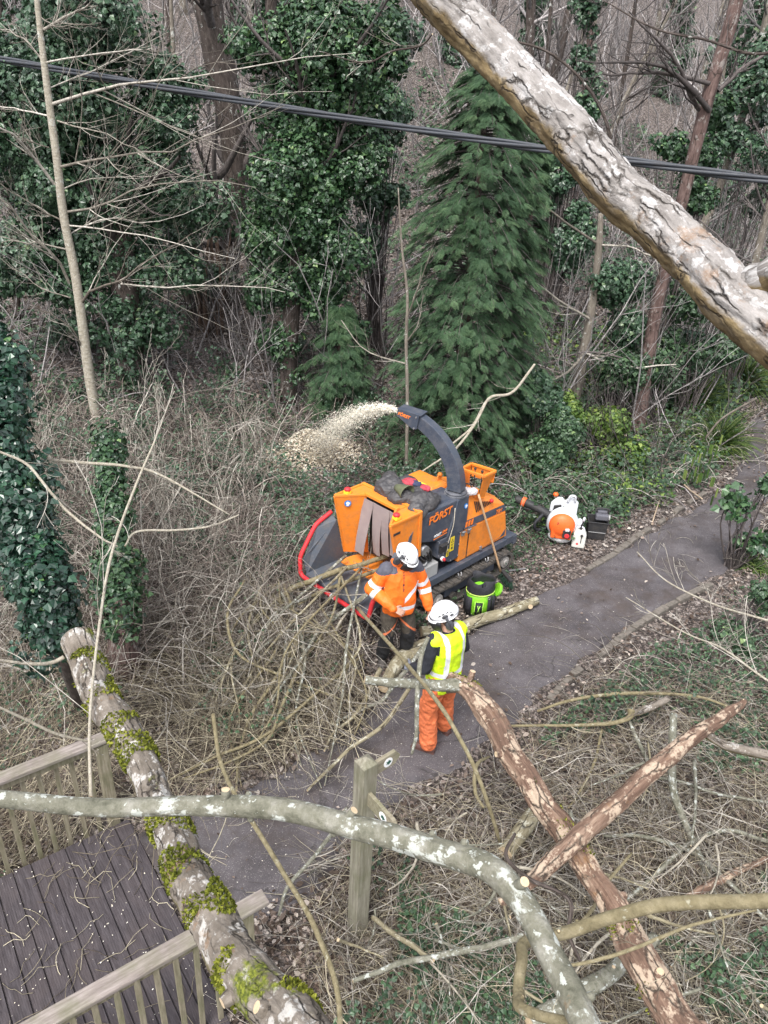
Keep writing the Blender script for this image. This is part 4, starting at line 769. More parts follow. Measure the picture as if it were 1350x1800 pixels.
# roller motor, hoses, tanks under housing
b=MB(); r=random.Random(5)
b.cyl(L(1.10,.1,1.0),L(1.10,.46,1.0),.055,mat=0); b.cyl(L(1.10,.40,1.0),L(1.10,.50,1.0),.075,mat=0)
for k in range(5): b.tube(catmull([L(1.0+k*.03,.42,.98),L(.98+k*.05,.5,.88+.03*k),L(1.15+k*.03,.46,.80),L(1.3,.38,.85-.04*k)],16),.013,7,mat=1)
cb(b,'hydraulic_motor',[St,Bk],bev=0)
b=MB(); b.box(L(1.25,0,.85),(.5,.7,.55)); cb(b,'drum_housing',Bk,bev=.02)
b=MB(); b.cyl(L(1.12,.30,.60),L(1.10,.44,.84),.085,sides=20); b.cyl(L(1.10,.44,.84),L(1.098,.452,.862),.062,sides=20,mat=1); b.box(L(1.24,.38,.64),(.26,.26,.2)); cb(b,'tank',[Tk,Bk],bev=.02)
# hopper
def plate(b,q,t=.012,mat=0):
    q=np.array(q); nn=np.cross(q[1]-q[0],q[2]-q[0]); b.slab(q,nn/np.linalg.norm(nn)*t,mat)
hop=None
b=MB()
zt=1.635; FT=(.40,.50); FB=(.62,.52); TI=(.74,.27); BKc=(.90,.50)
for s in(-1,1):
    plate(b,[L(FT[0],s*FT[1],zt),L(FB[0],s*FB[1],.72),L(.85,s*.30,.72),L(TI[0],s*TI[1],zt)])      # inner slanted wall
    plate(b,[L(FT[0],s*FT[1],zt),L(FB[0]-.005,s*(FB[1]+.003),.72),L(.92,s*.50,.72),L(BKc[0],s*BKc[1],zt)])   # outer panel
    plate(b,[L(FT[0],s*FT[1],zt),L(TI[0],s*TI[1],zt),L(BKc[0],s*.28,zt),L(BKc[0],s*BKc[1],zt)])
    b.bar(L(FT[0]-.005,s*FT[1],zt+.01),L(FB[0]-.005,s*FB[1],.72),.03,.03)
    b.bar(L(FT[0]-.01,s*(FT[1]+.005),zt+.012),L(TI[0]-.01,s*TI[1],zt+.012),.03,.035)
    b.bar(L(.915,s*.515,zt),L(.945,s*.515,1.0),.03,.05)
    b.bar(L(FT[0],s*(FT[1]+.008),zt+.01),L(.915,s*.515,zt+.01),.03,.035)
b.bar(L(.915,-.53,zt+.008),L(.915,.53,zt+.008),.05,.05); b.bar(L(TI[0],-.29,zt+.022),L(TI[0],.29,zt+.022),.06,.04)
b.slab([L(TI[0]-.01,-.28,zt),L(TI[0]-.01,.28,zt),L(.93,.28,zt-.003),L(.93,-.28,zt-.003)],(0,0,.01))
hop=cb(b,'hopper',Or,bev=.005)
b=MB(); b.slab([L(.86,-.30,.72),L(.86,.30,.72),L(.86,.30,1.60),L(.86,-.30,1.60)],(.01,0,0)); cb(b,'throat',Bk,hop,bev=0)
b=MB(); b.slab([L(.50,-.52,.615),L(.50,.52,.615),L(.92,.38,.66),L(.92,-.38,.66)],(0,0,.012)); cb(b,'hopper_floor',Or,hop,bev=0)
# curtain strips
cuts=[(-.30,-.12,-.33,-.16),(-.12,.055,-.08,.04),(.055,.175,.06,.165),(.175,.29,.185,.30)]
for q,(a1,a2,c1,c2) in enumerate(cuts):
    b=MB(); rows=[]
    for k in range(9):
        t=k/8; va=a1*(1-t)+c1*t; vb=a2*(1-t)+c2*t
        if t<.25: va=a1; vb=a2
        u_=.715-.05*math.sin(t*2.2+q)*t-(.05*t if q==0 else 0); zz=1.60-t*(.78-.04*q)
        rows.append([L(u_+.012*t*math.sin(q*2.)+.006*(q%2),va-.004,zz),L(u_,(va+vb)/2,zz),L(u_-.012*t*math.cos(q*2.),vb+.004,zz)])
    V=np.array(rows).reshape(-1,3); F=[[k*3+i,k*3+i+1,k*3+i+4,k*3+i+3] for k in range(8) for i in range(2)]; b.add(V,F,smooth=False); cb(b,'curtain_strip',Fl,hop,bev=0,solid=.004)
# stop buttons + stickers
for s in(-1,1):
    b=MB(); b.box(L(.56,s*.44,zt+.035),(.075,.075,.05)); o=cb(b,'stop_button',Ye if s<0 else Ye,hop,bev=.006); b=MB(); b.cyl(L(.56,s*.44,zt+.058),L(.56,s*.44,zt+.075),.040); b.sphere(L(.56,s*.44,zt+.075),(.045,.045,.03),14,8); cb(b,'button_cap',Rd,o,bev=0)
b=MB(); nI=unit(np.cross(L(TI[0],-TI[1],1.4)-L(FT[0],-FT[1],1.4),(0,0,1.))); 
def blue(parent,c,nrm,rr):
    nrm=unit(np.array(nrm)); b=MB(); b.cyl(c,c+nrm*.003,rr,sides=24); o=cb(b,'ear_protection_sticker',Bl,parent,bev=0)
    b=MB(); up=np.array([0,0,1.]); sd=np.cross(up,nrm); c2=c+nrm*.0045; b.cyl(c2+up*rr*.1,c2+up*rr*.1+nrm*.001,rr*.5,sides=16); b.box(c2-up*rr*.45,(rr*.7,rr*.5,.002),np.array([sd,up,nrm]).T); b.box(c2+sd*rr*.55,(rr*.25,rr*.5,.002),np.array([sd,up,nrm]).T); cb(b,'pictogram',Wh,o,bev=0)
nv=np.cross(L(TI[0],-TI[1],1.5)-L(FT[0],-FT[1],1.5),np.array([0,0,1.])); nv=nv if nv[1]<0 else -nv
blue(hop,L(.53,-.40,1.54)+unit(nv)*.014,nv,.045)
b=MB(); b.box(L(.50,.518,1.50),(.12,.006,.03)); cb(b,'warning_sticker',Bk,hop,bev=0)
b=MB(); b.slab([L(.66,.512,1.08),L(.74,.512,1.05),L(.80,.512,1.42),L(.74,.512,1.36),L(.69,.512,1.22)],L(0,.006,0)); cb(b,'branch_logo_sticker',Gt,hop,bev=0)
b=MB(); b.cyl(L(.62,.49,1.03),L(.62,.56,1.03),.05,sides=16); cb(b,'hinge',Or,hop,bev=.005)
# tray
b=MB(); plate(b,[L(-.0,-.58,.585),L(.0,.58,.585),L(.55,.56,.60),L(.55,-.56,.60)],.015); b.bar(L(0,-.58,.57),L(0,.58,.57),.03,.05)
for s in(-1,1):
    q=[L(0,s*.58,.58),L(-.01,s*.63,.80),L(.24,s*.66,1.16),L(.50,s*.66,1.28),L(.47,s*.54,1.25),L(.63,s*.53,.60)]
    plate(b,q,.012)
tr=cb(b,'infeed_tray',Gt,bev=.004)
P=[L(.50,-.67,1.31),L(.24,-.69,1.20),L(-.03,-.68,.82),L(-.05,-.65,.60),L(-.05,-.60,.555),L(-.05,0,.55),L(-.05,.60,.555),L(-.05,.65,.60),L(-.03,.68,.82),L(.24,.69,1.20),L(.50,.67,1.31)]
b=MB(); Q=[]
for i in range(len(P)-1):
    for t in np.linspace(0,1,10,endpoint=False): Q.append(P[i]*(1-t)+P[i+1]*t)
Q.append(P[-1]); Q=np.array(Q)
for _ in range(3): Q[1:-1]=(Q[:-2]+Q[1:-1]*2+Q[2:])/4
b.tube(Q,.029,12); tb=cb(b,'safety_bar',Rd,tr,bev=0)
b=MB(); b.cyl(L(-.05,-.04,.55),L(-.05,.03,.55),.032); cb(b,'bar_joint',Wh,tb,bev=0)
b=MB(); b.bar(L(.3,.3,.57),L(1.1,.3,.45),.05,.05); b.bar(L(.3,-.3,.57),L(1.1,-.3,.45),.05,.05); cb(b,'tray_support',Gr,tr)
# chute
FU,FV,FZ=1.78,.36,1.58
b=MB(); q=lambda u0,u1,v0,v1,z:[L(u0,v0,z),L(u1,v0,z),L(u1,v1,z),L(u0,v1,z)]
b.loft([q(1.50,1.90,.0,.505,1.03),q(1.60,1.90,.12,.508,1.30),q(1.67,1.90,.22,.50,FZ-.02)]); nk=cb(b,'chute_neck',Gr,bev=.012)
b=MB(); b.cyl(L(FU,FV,FZ-.02),L(FU,FV,FZ+.01),.155,sides=32); b.cyl(L(FU,FV,FZ+.014),L(FU,FV,FZ+.035),.145,sides=32); cb(b,'chute_flange',paint('scuffed_grey',(.07,.075,.09),.4,.7,(.3,.3,.32)),nk,bev=.003)
blue(nk,L(1.84,.507,1.42),L(0,1,.1),.038)
base=L(FU,FV,FZ+.03); hd=np.array([-.90,.44,0.]); hdw=hd[0]*CA+hd[1]*np.array([-CA[1],CA[0],0])
# choose heading in world: left and slightly away
hw=unit(np.array([-.80,.42,0.])); hl=np.array([hw@CA, hw@np.array([-CA[1],CA[0],0]),0.]); sd=np.cross(hl,[0,0,1.])
prof_=[]; K=16
for k in range(K):
    t=k/(K-1); ang=t*math.radians(66)+0.02; Rr=1.02
    c=base+hl*(Rr*(1-math.cos(ang)))+np.array([0,0,Rr*math.sin(ang)*.92]); tn=unit(hl*math.sin(ang)+np.array([0,0,math.cos(ang)])); no=np.cross(sd,tn)
    w_=.085-.012*t; h_=.10-.02*t; prof_.append([c+sd*w_+no*h_,c-sd*w_+no*h_,c-sd*w_-no*h_,c+sd*w_-no*h_])
b=MB(); b.loft(prof_); cu=cb(b,'discharge_chute',Gr,bev=.006)
c=(prof_[-1][0]+prof_[-1][2])/2; tn=unit(hl*.99+np.array([0,0,.14])); no=np.cross(sd,tn)
if no[2]<0: no=-no
w2,h2=.088,.085; b=MB()
b.slab([c-tn*.04+no*.094+sd*w2,c+tn*.28+no*.065+sd*w2,c+tn*.28-no*.02+sd*w2,c+tn*.02-no*.12+sd*w2,c-tn*.04-no*.10+sd*w2],sd*.01); b.slab([c-tn*.04+no*.094-sd*w2,c+tn*.28+no*.065-sd*w2,c+tn*.28-no*.02-sd*w2,c+tn*.02-no*.12-sd*w2,c-tn*.04-no*.10-sd*w2],-sd*.01)
b.slab([c-tn*.06+no*.095+sd*.10,c+tn*.29+no*.067+sd*.10,c+tn*.29+no*.067-sd*.10,c-tn*.06+no*.095-sd*.10],no*.012)
dc=cb(b,'deflector',Gr,cu,bev=.004)
vs=-sd if (CA*(-sd)[0]+np.array([-CA[1],CA[0],0])*(-sd)[1])[1]<0 else sd
text('FÖRST',.060,frame(c+tn*.265+no*.0+vs*.100,-tn,no),OrL,dc,shear=.2,off=.002)
for a_,b_2 in((.0,.06),(.0,-.10)): b=MB(); b.cyl(c+tn*a_+no*b_2+vs*.095,c+tn*a_+no*b_2+vs*.108,.012,sides=10); cb(b,'bolt',St,dc,bev=0)
CAP=CO+CA*(c+tn*.3)[0]+np.array([-CA[1],CA[0],0])*(c+tn*.3)[1]+np.array([0,0,(c+tn*.3)[2]])
b=MB(); b.tube(catmull([L(1.60,.515,1.475),L(1.57,.54,1.25),L(1.53,.52,1.0),L(1.50,.53,.84)],14),.005,5); cb(b,'pull_cord',paint('pale_cord',(.55,.5,.4),.8,.2),bev=0)
# branches lying in the tray are separate; jacket heap on top ------------------------------------------------
def remesh(b,vox,smooth=6,name='m'):
    me=b.mesh(name) if isinstance(b,MB) else b; o=bpy.data.objects.new('tmp',me); sc.collection.objects.link(o)
    m=o.modifiers.new('r','REMESH'); m.mode='VOXEL'; m.voxel_size=vox; m.use_smooth_shade=True
    if smooth: s=o.modifiers.new('s','SMOOTH'); s.iterations=smooth; s.factor=.5
    bpy.context.view_layer.update(); r=bpy.data.meshes.new_from_object(o.evaluated_get(bpy.context.evaluated_depsgraph_get())); bpy.data.objects.remove(o)
    for p in r.polygons: p.use_smooth=True
    return r
def mverts(me): v=np.empty(len(me.vertices)*3); me.vertices.foreach_get('co',v); return v.reshape(-1,3)
def mset(me,v): me.vertices.foreach_set('co',v.ravel()); me.update()
def mnorm(me): v=np.empty(len(me.vertices)*3); me.vertices.foreach_get('normal',v); return v.reshape(-1,3)
def mobj(me,name,mats,parent=None):
    me.materials.clear(); me.name=name
    for m in (mats if isinstance(mats,(list,tuple)) else [mats]): me.materials.append(m)
    o=bpy.data.objects.new(name,me); sc.collection.objects.link(o)
    if parent: o.parent=parent
    return o
def crumple(me,amt,s,seed): v=mverts(me); q=noise(v,s,seed,4); q=1-np.abs(q)*2; mset(me,v+mnorm(me)*(q*amt)[:,None])
hb=empty('jacket_heap','crumpled black and charcoal jackets with a red cloth heaped on top of the chipper','clothes',WL(1.12,.1,1.57))
b=MB(); r=np.random.default_rng(3)
for (u,v,z,ru,rv,rz) in((1.05,-.15,.10,.19,.17,.14),(1.20,.10,.09,.22,.18,.12),(1.0,.12,.08,.17,.16,.12),(1.12,.30,.07,.22,.16,.12),(1.3,-.1,.08,.16,.15,.11),(1.28,.32,.06,.14,.12,.09),(1.0,.38,.02,.12,.12,.11),(1.15,-.25,.12,.12,.14,.13)):
    b.sphere(WL(u,v,z)-WL(1.12,.1,0),(ru,rv,rz),20,12)
me=remesh(b,.012,3); crumple(me,.028,2.2,5); crumple(me,.010,6,6); mobj(me,'jacket',paint('waxy_black_cloth',(.045,.043,.046),.42,.35,(.16,.14,.13),bmp=.5),hb)
b=MB()
for (u,v,z,s_) in((1.22,.02,.21,.10),(1.28,.22,.18,.08)): b.sphere(WL(u,v,z)-WL(1.12,.1,0),(s_,s_*.8,s_*.45),16,10)
me=remesh(b,.009,2); crumple(me,.016,5,8); mobj(me,'red_cloth',cloth('red_check_cloth',(.42,.05,.07)),hb)
b=MB(); b.sphere(WL(1.26,.12,.22)-WL(1.12,.1,0),(.06,.05,.04),14,9); me=remesh(b,.008,2); crumple(me,.012,6,9); mobj(me,'blue_cloth',cloth('navy_cloth',(.04,.05,.10)),hb)
b=MB(); V=[];K=14
for i in range(K):
    for j in range(6):
        a=i/(K-1)*4.2-.6; V.append(WL(.98+.10*math.cos(a)*(.4+j/6),.02+.20*j/5,.22+.07*math.sin(a)*(.5+j/7))-WL(1.12,.1,0))
b.add(V,[[i*6+j,i*6+j+1,(i+1)*6+j+1,(i+1)*6+j] for i in range(K-1) for j in range(5)]); b.build('sleeve',cloth('olive_cloth',(.10,.11,.06)),hb,solid=.006)
# plastic bag on hood
pb=MB(); 
for q in range(4): pb.sphere(np.array([.05*q-.07,.02*(q%2),.05]),(.06,.05,.045),16,10)
me=remesh(pb,.008,2); crumple(me,.014,5,3); m_,n_,bs_=newmat('clear_plastic'); bs_.inputs['Base Color'].default_value=(.62,.60,.62,1); bs_.inputs['Roughness'].default_value=.2; bs_.inputs['Alpha'].default_value=.7
o=mobj(me,'plastic_bag',m_); o.location=WL(1.97,.40,1.50); tag(o,'crumpled clear plastic bag lying beside the spout of the chipper','plastic bag')
# spray + chips
M_chip=twigmat('fresh_wood_chip',[(0,(.45,.36,.25)),(.5,(.72,.64,.50)),(1,(.90,.86,.76))])
def spray():
    n=24000; r=np.random.default_rng(12); t=r.random(n)**.85; end=HPC; S_=CAP; v=np.array([end[0]-S_[0],end[1]-S_[1],0.]); 
    P=S_+v*t[:,None]; zt_=S_[2]-(S_[2]-end[2]-.25)*t**1.35; P[:,2]=zt_
    tr_=np.clip(t,0,1); sp=(.025+.27*tr_)[:,None]; o=r.normal(size=(n,3))*sp*np.array([.55,.8,.42]); cl=noise(np.stack([t*2,o[:,2]*3,o[:,0]*3],-1),1.,5,2); P=P+o; P[:,2]-=np.abs(r.normal(size=n))*.22*tr_
    x,y=P[:,0],P[:,1]; P[:,2]=np.maximum(P[:,2],terr(x,y)+.02)
    dr=unit(v*np.ones((n,1))+np.array([0,0,1.])*(-1.2*t[:,None]*2)+r.normal(size=(n,3))*.35); nr=unit(r.normal(size=(n,3))); b=MB(); b.leaves(P,dr,nr,(.008+.024*r.random(n)**1.6),'chip',rnd=.55+.55*r.random(n)); stuff(b,'flying_wood_chips',M_chip,'pale wood chips blowing out of the spout')
    n=14000; e=r.normal(size=(n,2))*np.array([.55,.35]); P=np.array([end[0]-.05,end[1]-.15])+e@np.array([[.9,.4],[-.4,.9]]); z=terr(P[:,0],P[:,1])+.04+.55*np.exp(-(e[:,0]/.6)**2-(e[:,1]/.42)**2)*r.random(n)**.3
    b=MB(); nr=unit(np.array([0,0,1.])+r.normal(size=(n,3))*.6); b.leaves(np.concatenate([P,z[:,None]],1),unit(np.cross(nr,r.normal(size=(n,3)))),nr,.018+.03*r.random(n),'chip',rnd=r.random(n)); stuff(b,'wood_chip_heap',M_chip,'heap of fresh pale chips under the spray')
spray()
XY=samples(4200,2,9,0,55,nodeck=False,nopath=None); m=(pathdist(XY[:,0],XY[:,1])<.3)|on_deck(XY[:,0],XY[:,1]); XY=XY[m]; P=gpts(XY,.045); P[on_deck(XY[:,0],XY[:,1]),2]=.055; n=len(P); r=np.random.default_rng(5); nr=unit(np.array([0,0,1.])+r.normal(size=(n,3))*.2); b=MB(); b.leaves(P,unit(np.cross(nr,r.normal(size=(n,3)))),nr,.005+.010*r.random(n),'chip',rnd=.5+.5*r.random(n)); stuff(b,'loose_wood_chips',M_chip,'small pale chips sprinkled on the deck and tarmac')
# ================= SMALL THINGS =================
# broom leaning on chipper
bt=WL(2.62,.72,.06); tp=WL(2.10,.50,1.50); br=empty('broom','broom with long bare wooden handle and green bristles leaning on the chipper','broom',bt)
b=MB(); b.tube(np.array([bt+(tp-bt)*t for t in np.linspace(.07,1,10)]),.016,10); kid(b,'handle',Wd,br)
b=MB(); dh=unit(np.array([.3,-.9,0])); b.bar(bt+[0,0,.10]-dh*.0,bt+[0,0,.10]+dh*.28,.06,.05); kid(b,'broom_head',Bk,br,bevel=.01)
b=MB(); n=500; r=np.random.default_rng(3); P0=bt+[0,0,.09]+dh*r.random((n,1))*.28+r.normal(size=(n,3))*.012; P1=P0+np.array([0,0,-.08])+r.normal(size=(n,3))*.03; P=np.stack([P0,(P0+P1)/2,P1],1); b.tubes(P,np.full((n,3),.0035),3); kid(b,'bristles',cloth('dark_green_bristle',(.02,.06,.035)),br)
# tool bag
bg0=gz(840,1072,0); tb_=empty('tool_bag','open topped lime green and black tool bag standing on the ground behind the log','tool bag',bg0,.4)
Lm=cloth('lime_fabric',(.20,.55,.02),.2,20,.3,.6); Bf=cloth('black_fabric',(.022,.022,.028),.3,16,.5,.7)
b=MB(); a=np.arange(28)/28*2*PI
def rg(r,z,j=0.,s=0): 
    rr=r*(1+j*np.sin(a*3+s)+j*.6*np.sin(a*5+2*s)); return np.stack([rr*np.cos(a),rr*np.sin(a)*.86,np.full(28,z)],-1)
b.loft([rg(.165,.0),rg(.185,.03,.02),rg(.19,.2,.02,1),rg(.195,.36,.02,2)],0,True); kid(b,'body',[Lm],tb_).location=(0,0,0)
b=MB(); b.loft([rg(.198,.34,.015,2),rg(.20,.37,.015,2),rg(.192,.44,.05,1),rg(.17,.53,.22,3),rg(.162,.53,.22,3),rg(.175,.44,.06,1),rg(.175,.34),rg(.17,.12)],0,True,False); kid(b,'collar',Bf,tb_).location=(0,0,0)
b=MB(); b.loft([rg(.203,.335),rg(.205,.345),rg(.203,.355)],0,True,False); kid(b,'trim',cloth('yellow_trim',(.55,.75,.15)),tb_,solid=.006).location=(0,0,0)
for (a0,wd,zt_,zb) in((-2.9,.35,.30,.02),(-.55,.42,.30,.02),(.2,.35,.28,.02),(-1.25,.16,.34,.02),(1.2,.4,.3,.02),(2.3,.5,.3,.02)):
    b=MB(); aa=np.linspace(a0-wd,a0+wd,8); V=[[ (.205+.018*math.cos((q-a0)/wd*1.5))*math.cos(q),(.205+.018*math.cos((q-a0)/wd*1.5))*math.sin(q)*.86,z] for z in(zb,(zb+zt_)/2,zt_) for q in aa]
    b.add(V,[[k*8+i,k*8+i+1,(k+1)*8+i+1,(k+1)*8+i] for k in range(2) for i in range(7)]); kid(b,'pocket',Bf,tb_,solid=.01).location=(0,0,0)
b=MB(); 
for a0 in(-2.15,-1.75):
    for s in(0,1): pass
q=lambda an,z,rr=.215:(rr*math.cos(an),rr*math.sin(an)*.86,z)
b.add([q(-2.25,.05),q(-1.80,.05),q(-1.80,.24),q(-2.25,.24)],[[0,1,2,3]]); kid(b,'label_panel',Bf,tb_,solid=.006).location=(0,0,0)
b=MB(); 
for p,q2 in(((-2.28,.03),(-2.28,.26)),((-1.77,.03),(-1.77,.26)),((-2.28,.26),(-1.77,.26)),((-2.1,.08),(-1.95,.2)),((-1.95,.08),(-2.1,.2))): b.tube([q(p[0],p[1],.222),q(q2[0],q2[1],.222)],.005,5)
kid(b,'reflective_trim',cloth('bright_lime_trim',(.45,.85,.12)),tb_).location=(0,0,0)
b=MB(); b.cyl((.21,-.06,.34),(.25,-.07,.32),.10,.09,sides=20); kid(b,'lid_flap',Lm,tb_,bevel=.008).location=(0,0,0)
b=MB(); b.box((-.02,.02,.38),(.10,.08,.12)); kid(b,'inner_pouch',Lm,tb_,bevel=.02).location=(0,0,0)
b=MB(); b.tube([(.03+.02*math.cos(t),-.185-.004,.31+.02*math.sin(t)) for t in np.linspace(0,6.2,14)],.004,5); kid(b,'metal_ring',St,tb_).location=(0,0,0)
# backpack blower
bw=gz(983,950,0); rzb=-.15
bl=empty('backpack_blower','white and orange backpack leaf blower sitting on the verge beside the fuel can','leaf blower',bw,rzb)
Wp=paint('white_plastic',(.62,.63,.66),.4,.2); Op=paint('orange_plastic',(.85,.13,.02),.35,.15)
def lk(b,name,m,par=bl,**k): o=b.build(name,m,par,**k); return o
bl.scale=(1.25,1.25,1.25)
tl=np.array([[1,0,0],[0,math.cos(.32),-math.sin(.32)],[0,math.sin(.32),math.cos(.32)]])   # leans back
b=MB()
b.sphere((0,.0,.26),(.20,.13,.22),26,16); me=remesh(b,.01,4); mobj(me,'fan_housing',Wp,bl)
b=MB(); b.sphere((-.01,-.085,.27),(.165,.10,.165),24,14); b.box((-.01,-.10,.17),(.25,.11,.12)); me=remesh(b,.008,4); mobj(me,'engine_cover',Op,bl)
b=MB(); b.box((.055,-.178,.20),(.10,.03,.11)); b.box((.055,-.185,.265),(.05,.04,.03),mat=1); b.cyl((.06,-.19,.185),(.06,-.205,.185),.032,sides=16,mat=2); lk(b,'air_filter',[Bk,Wp,Rd],bevel=.006)
b=MB(); 
for q in range(4): b.box((-.07+.02*q,-.168,.33-.012*q),(.01,.01,.035))
lk(b,'vent_slot',Bk)
b=MB(); b.slab([(-.19,.12,.08),(.17,.12,.08),(.17,.13,.50),(.10,.13,.56),(.04,.13,.56),(.0,.13,.50),(-.04,.13,.55),(-.11,.13,.54),(-.17,.13,.46)],(0,.04,0)); lk(b,'back_frame',Wp,bevel=.015)
b=MB(); b.slab([(-.15,.115,.12),(-.02,.115,.12),(-.04,.115,.46),(-.13,.115,.44)],(0,-.012,0)); lk(b,'back_pad',Bk,bevel=.01)
b=MB(); b.tube(catmull([(.03,.12,.50),(.05,.10,.60),(.11,.10,.60),(.12,.12,.52)],14),.014,8); lk(b,'carry_handle',Wp)
b=MB(); b.sphere((0,-.01,.075),(.16,.13,.075),24,12); lk(b,'fuel_tank',paint('milky_tank',(.55,.55,.55),.35,.3))
P=catmull([(-.15,.06,.30),(-.30,.10,.36),(-.48,.16,.40),(-.62,.2,.42)],20); b=MB(); b.tube(P,.052,16); bt_=lk(b,'blower_tube',Bk)
b=MB(); b.tube(P[13:16],.062,16); lk(b,'orange_collar',Op,bt_); b=MB(); b.tube(catmull([(-.16,.10,.12),(-.30,.02,.10),(-.34,-.02,.22),(-.24,.06,.34)],16),.02,8); lk(b,'harness_strap',Bf)
b=MB(); b.sphere((-.13,.14,.58),(.035,.03,.03),10,8); lk(b,'throttle_grip',Op)
b=MB(); b.sphere((.21,.02,.27),(.05,.06,.07),12,8); lk(b,'starter_cover',Wp)
# fuel can
fc=gz(1015,960,0); f_=empty('fuel_can','small translucent white fuel can with black spout between blower and black box','fuel can',fc,-.2)
b=MB(); qq=lambda w_,d_,z,x=0:[(x-w_,-d_,z),(x+w_,-d_,z),(x+w_,d_,z),(x-w_,d_,z)]
b.loft([qq(.095,.065,0),qq(.10,.07,.02),qq(.10,.07,.24),qq(.07,.055,.30),qq(.05,.045,.31)]); b.build('can_body',paint('milky_white_can',(.66,.65,.60),.35,.25),f_,bevel=.015)
b=MB(); b.tube(catmull([(-.06,0,.29),(-.05,0,.34),(.03,0,.35),(.06,0,.30)],12),.014,8); b.build('can_handle',Wp,f_); b=MB(); b.cyl((.0,0,.30),(0,0,.36),.022); b.cyl((0,0,.36),(.02,.01,.46),.013,.008); b.build('spout',Bk,f_); b=MB(); b.cyl((.02,.01,.45),(.025,.01,.52),.022,.016); b.build('spout_cap',Wp,f_)
b=MB(); b.box((.03,-.073,.18),(.012,.008,.16)); b.sphere((.03,-.08,.24),.022,10,8); b.build('strap',Bk,f_); b=MB(); s_=.022; b.slab([(-.02,-.071,.08-s_),(-.02+s_,-.071,.08),(-.02,-.071,.08+s_),(-.02-s_,-.071,.08)],(0,-.003,0)); b.build('hazard_diamond',Rd,f_)
# black box with grey tool on it
bb=gz(1045,942,0); o_=empty('plastic_tub','square black plastic tub half hidden behind the fuel can','tub',bb,-.12)
b=MB(); b.loft([qq(.13,.12,0),qq(.155,.14,.30),qq(.165,.15,.31),qq(.165,.15,.325),qq(.145,.13,.325),qq(.12,.11,.04)]); b.build('tub_body',Bk,o_,bevel=.008); b=MB(); b.box((0,-.136,.14),(.27,.008,.008)); b.build('rim_line',Tk,o_)
ta=empty('tool_charger','chunky grey plastic battery charger resting on the black tub','charger',bb+[.05,.0,.325],-.12)
b=MB(); b.box((0,0,.05),(.20,.16,.10)); b.box((0,.02,.12),(.16,.07,.06)); b.build('charger_body',paint('mid_grey_plastic',(.10,.10,.12),.5,.3),ta,bevel=.02); b=MB(); b.tube(catmull([(-.09,0,.12),(-.09,0,.18),(.09,0,.18),(.09,0,.12)],14),.016,8); b.build('handle',Bk,ta); b=MB(); b.cyl((.10,-.03,.05),(.125,-.03,.05),.045,sides=16); b.build('dial',Tk,ta)
# saw handle on verge
sw=gz(905,1004,.0); o=empty('hand_saw','small curved saw with purple grey blade dropped on the verge','saw',sw,.35); b=MB(); b.slab([(-.12,0,.015),(.16,-.02,.02),(.20,.0,.02),(.16,.015,.02),(-.12,.03,.015)],(0,0,.004)); b.build('blade',St,o); b=MB(); b.tube(catmull([(-.10,.015,.02),(-.18,.01,.03),(-.26,-.02,.02)],10),.018,8); b.build('handle',Bk,o)
# cable
Pc=[gy(-80,88,14.4),gy(0,104,14.2),gy(240,146,13.6),gy(500,190,12.9),gy(740,229,12.2),gy(950,261,11.6),gy(1120,285,11.1),gy(1350,317,10.5),gy(1450,330,10.2)]
C_=catmull(Pc,160); root=empty('overhead_cable','bundled black overhead cable crossing the wood above the workers','cable',C_[0]); T=unit(np.gradient(C_,axis=0)); n1=unit(np.cross(T,[0,0,1.])); n2=np.cross(n1,T); Ls=np.arange(160)*.12
for k in range(4): ph=Ls*1.1+k*PI/2; b=MB(); b.tube(C_+n1*(np.cos(ph)*.032)[:,None]+n2*(np.sin(ph)*.032)[:,None],.025,8); kid(b,'strand',paint('cable_sheath',(.030,.035,.045),.42,.2),root)
# signpost
sp_=np.array([gz(628,1638,0)[0],gz(628,1638,0)[1],0.]); Wg=rockmat('weathered_post_timber',(.11,.095,.055),(.27,.24,.17),9,.9,.5,.004)
def woodmat(name,a,b_,c_,sc_=6,axis=(1,1,.08),chips=0,tint=None):
    m,n,bs=newmat(name); v=mapping(n,objco(n),axis); t=tex(n,'Noise',sc_*6,v,8,.7); g=tex(n,'Noise',sc_*.5,objco(n),5); c=ramp(n,t.outputs['Fac'],[(.3,a),(.5,b_),(.7,c_)]); c=mix(n,ramp(n,g.outputs['Fac'],[(.45,(0,0,0)),(.65,(.5,)*3)]),c,tint or tuple(q*.8 for q in (.13,.14,.06)))
    n.links.new(c,bs.inputs['Base Color']); bs.inputs['Roughness'].default_value=.88; bump(n,bs,t.outputs['Fac'],.6,.004); return m
WgV=woodmat('weathered_oak_upright',(.11,.10,.07),(.20,.185,.14),(.30,.28,.225)); WgH=woodmat('weathered_oak_board',(.13,.11,.075),(.24,.21,.15),(.34,.31,.24),axis=(.08,1,1))
sg=empty('waymark_post','weathered square oak signpost with two pointed direction arms','signpost',sp_,math.radians(38)); H_=1.98; s_=.062
b=MB(); sq=lambda z,q:[(-q,-q,z),(q,-q,z),(q,q,z),(-q,q,z)]; b.loft([sq(-.1,s_),sq(H_,s_),sq(H_+.05,.004)]); b.build('post',WgV,sg,bevel=.006)
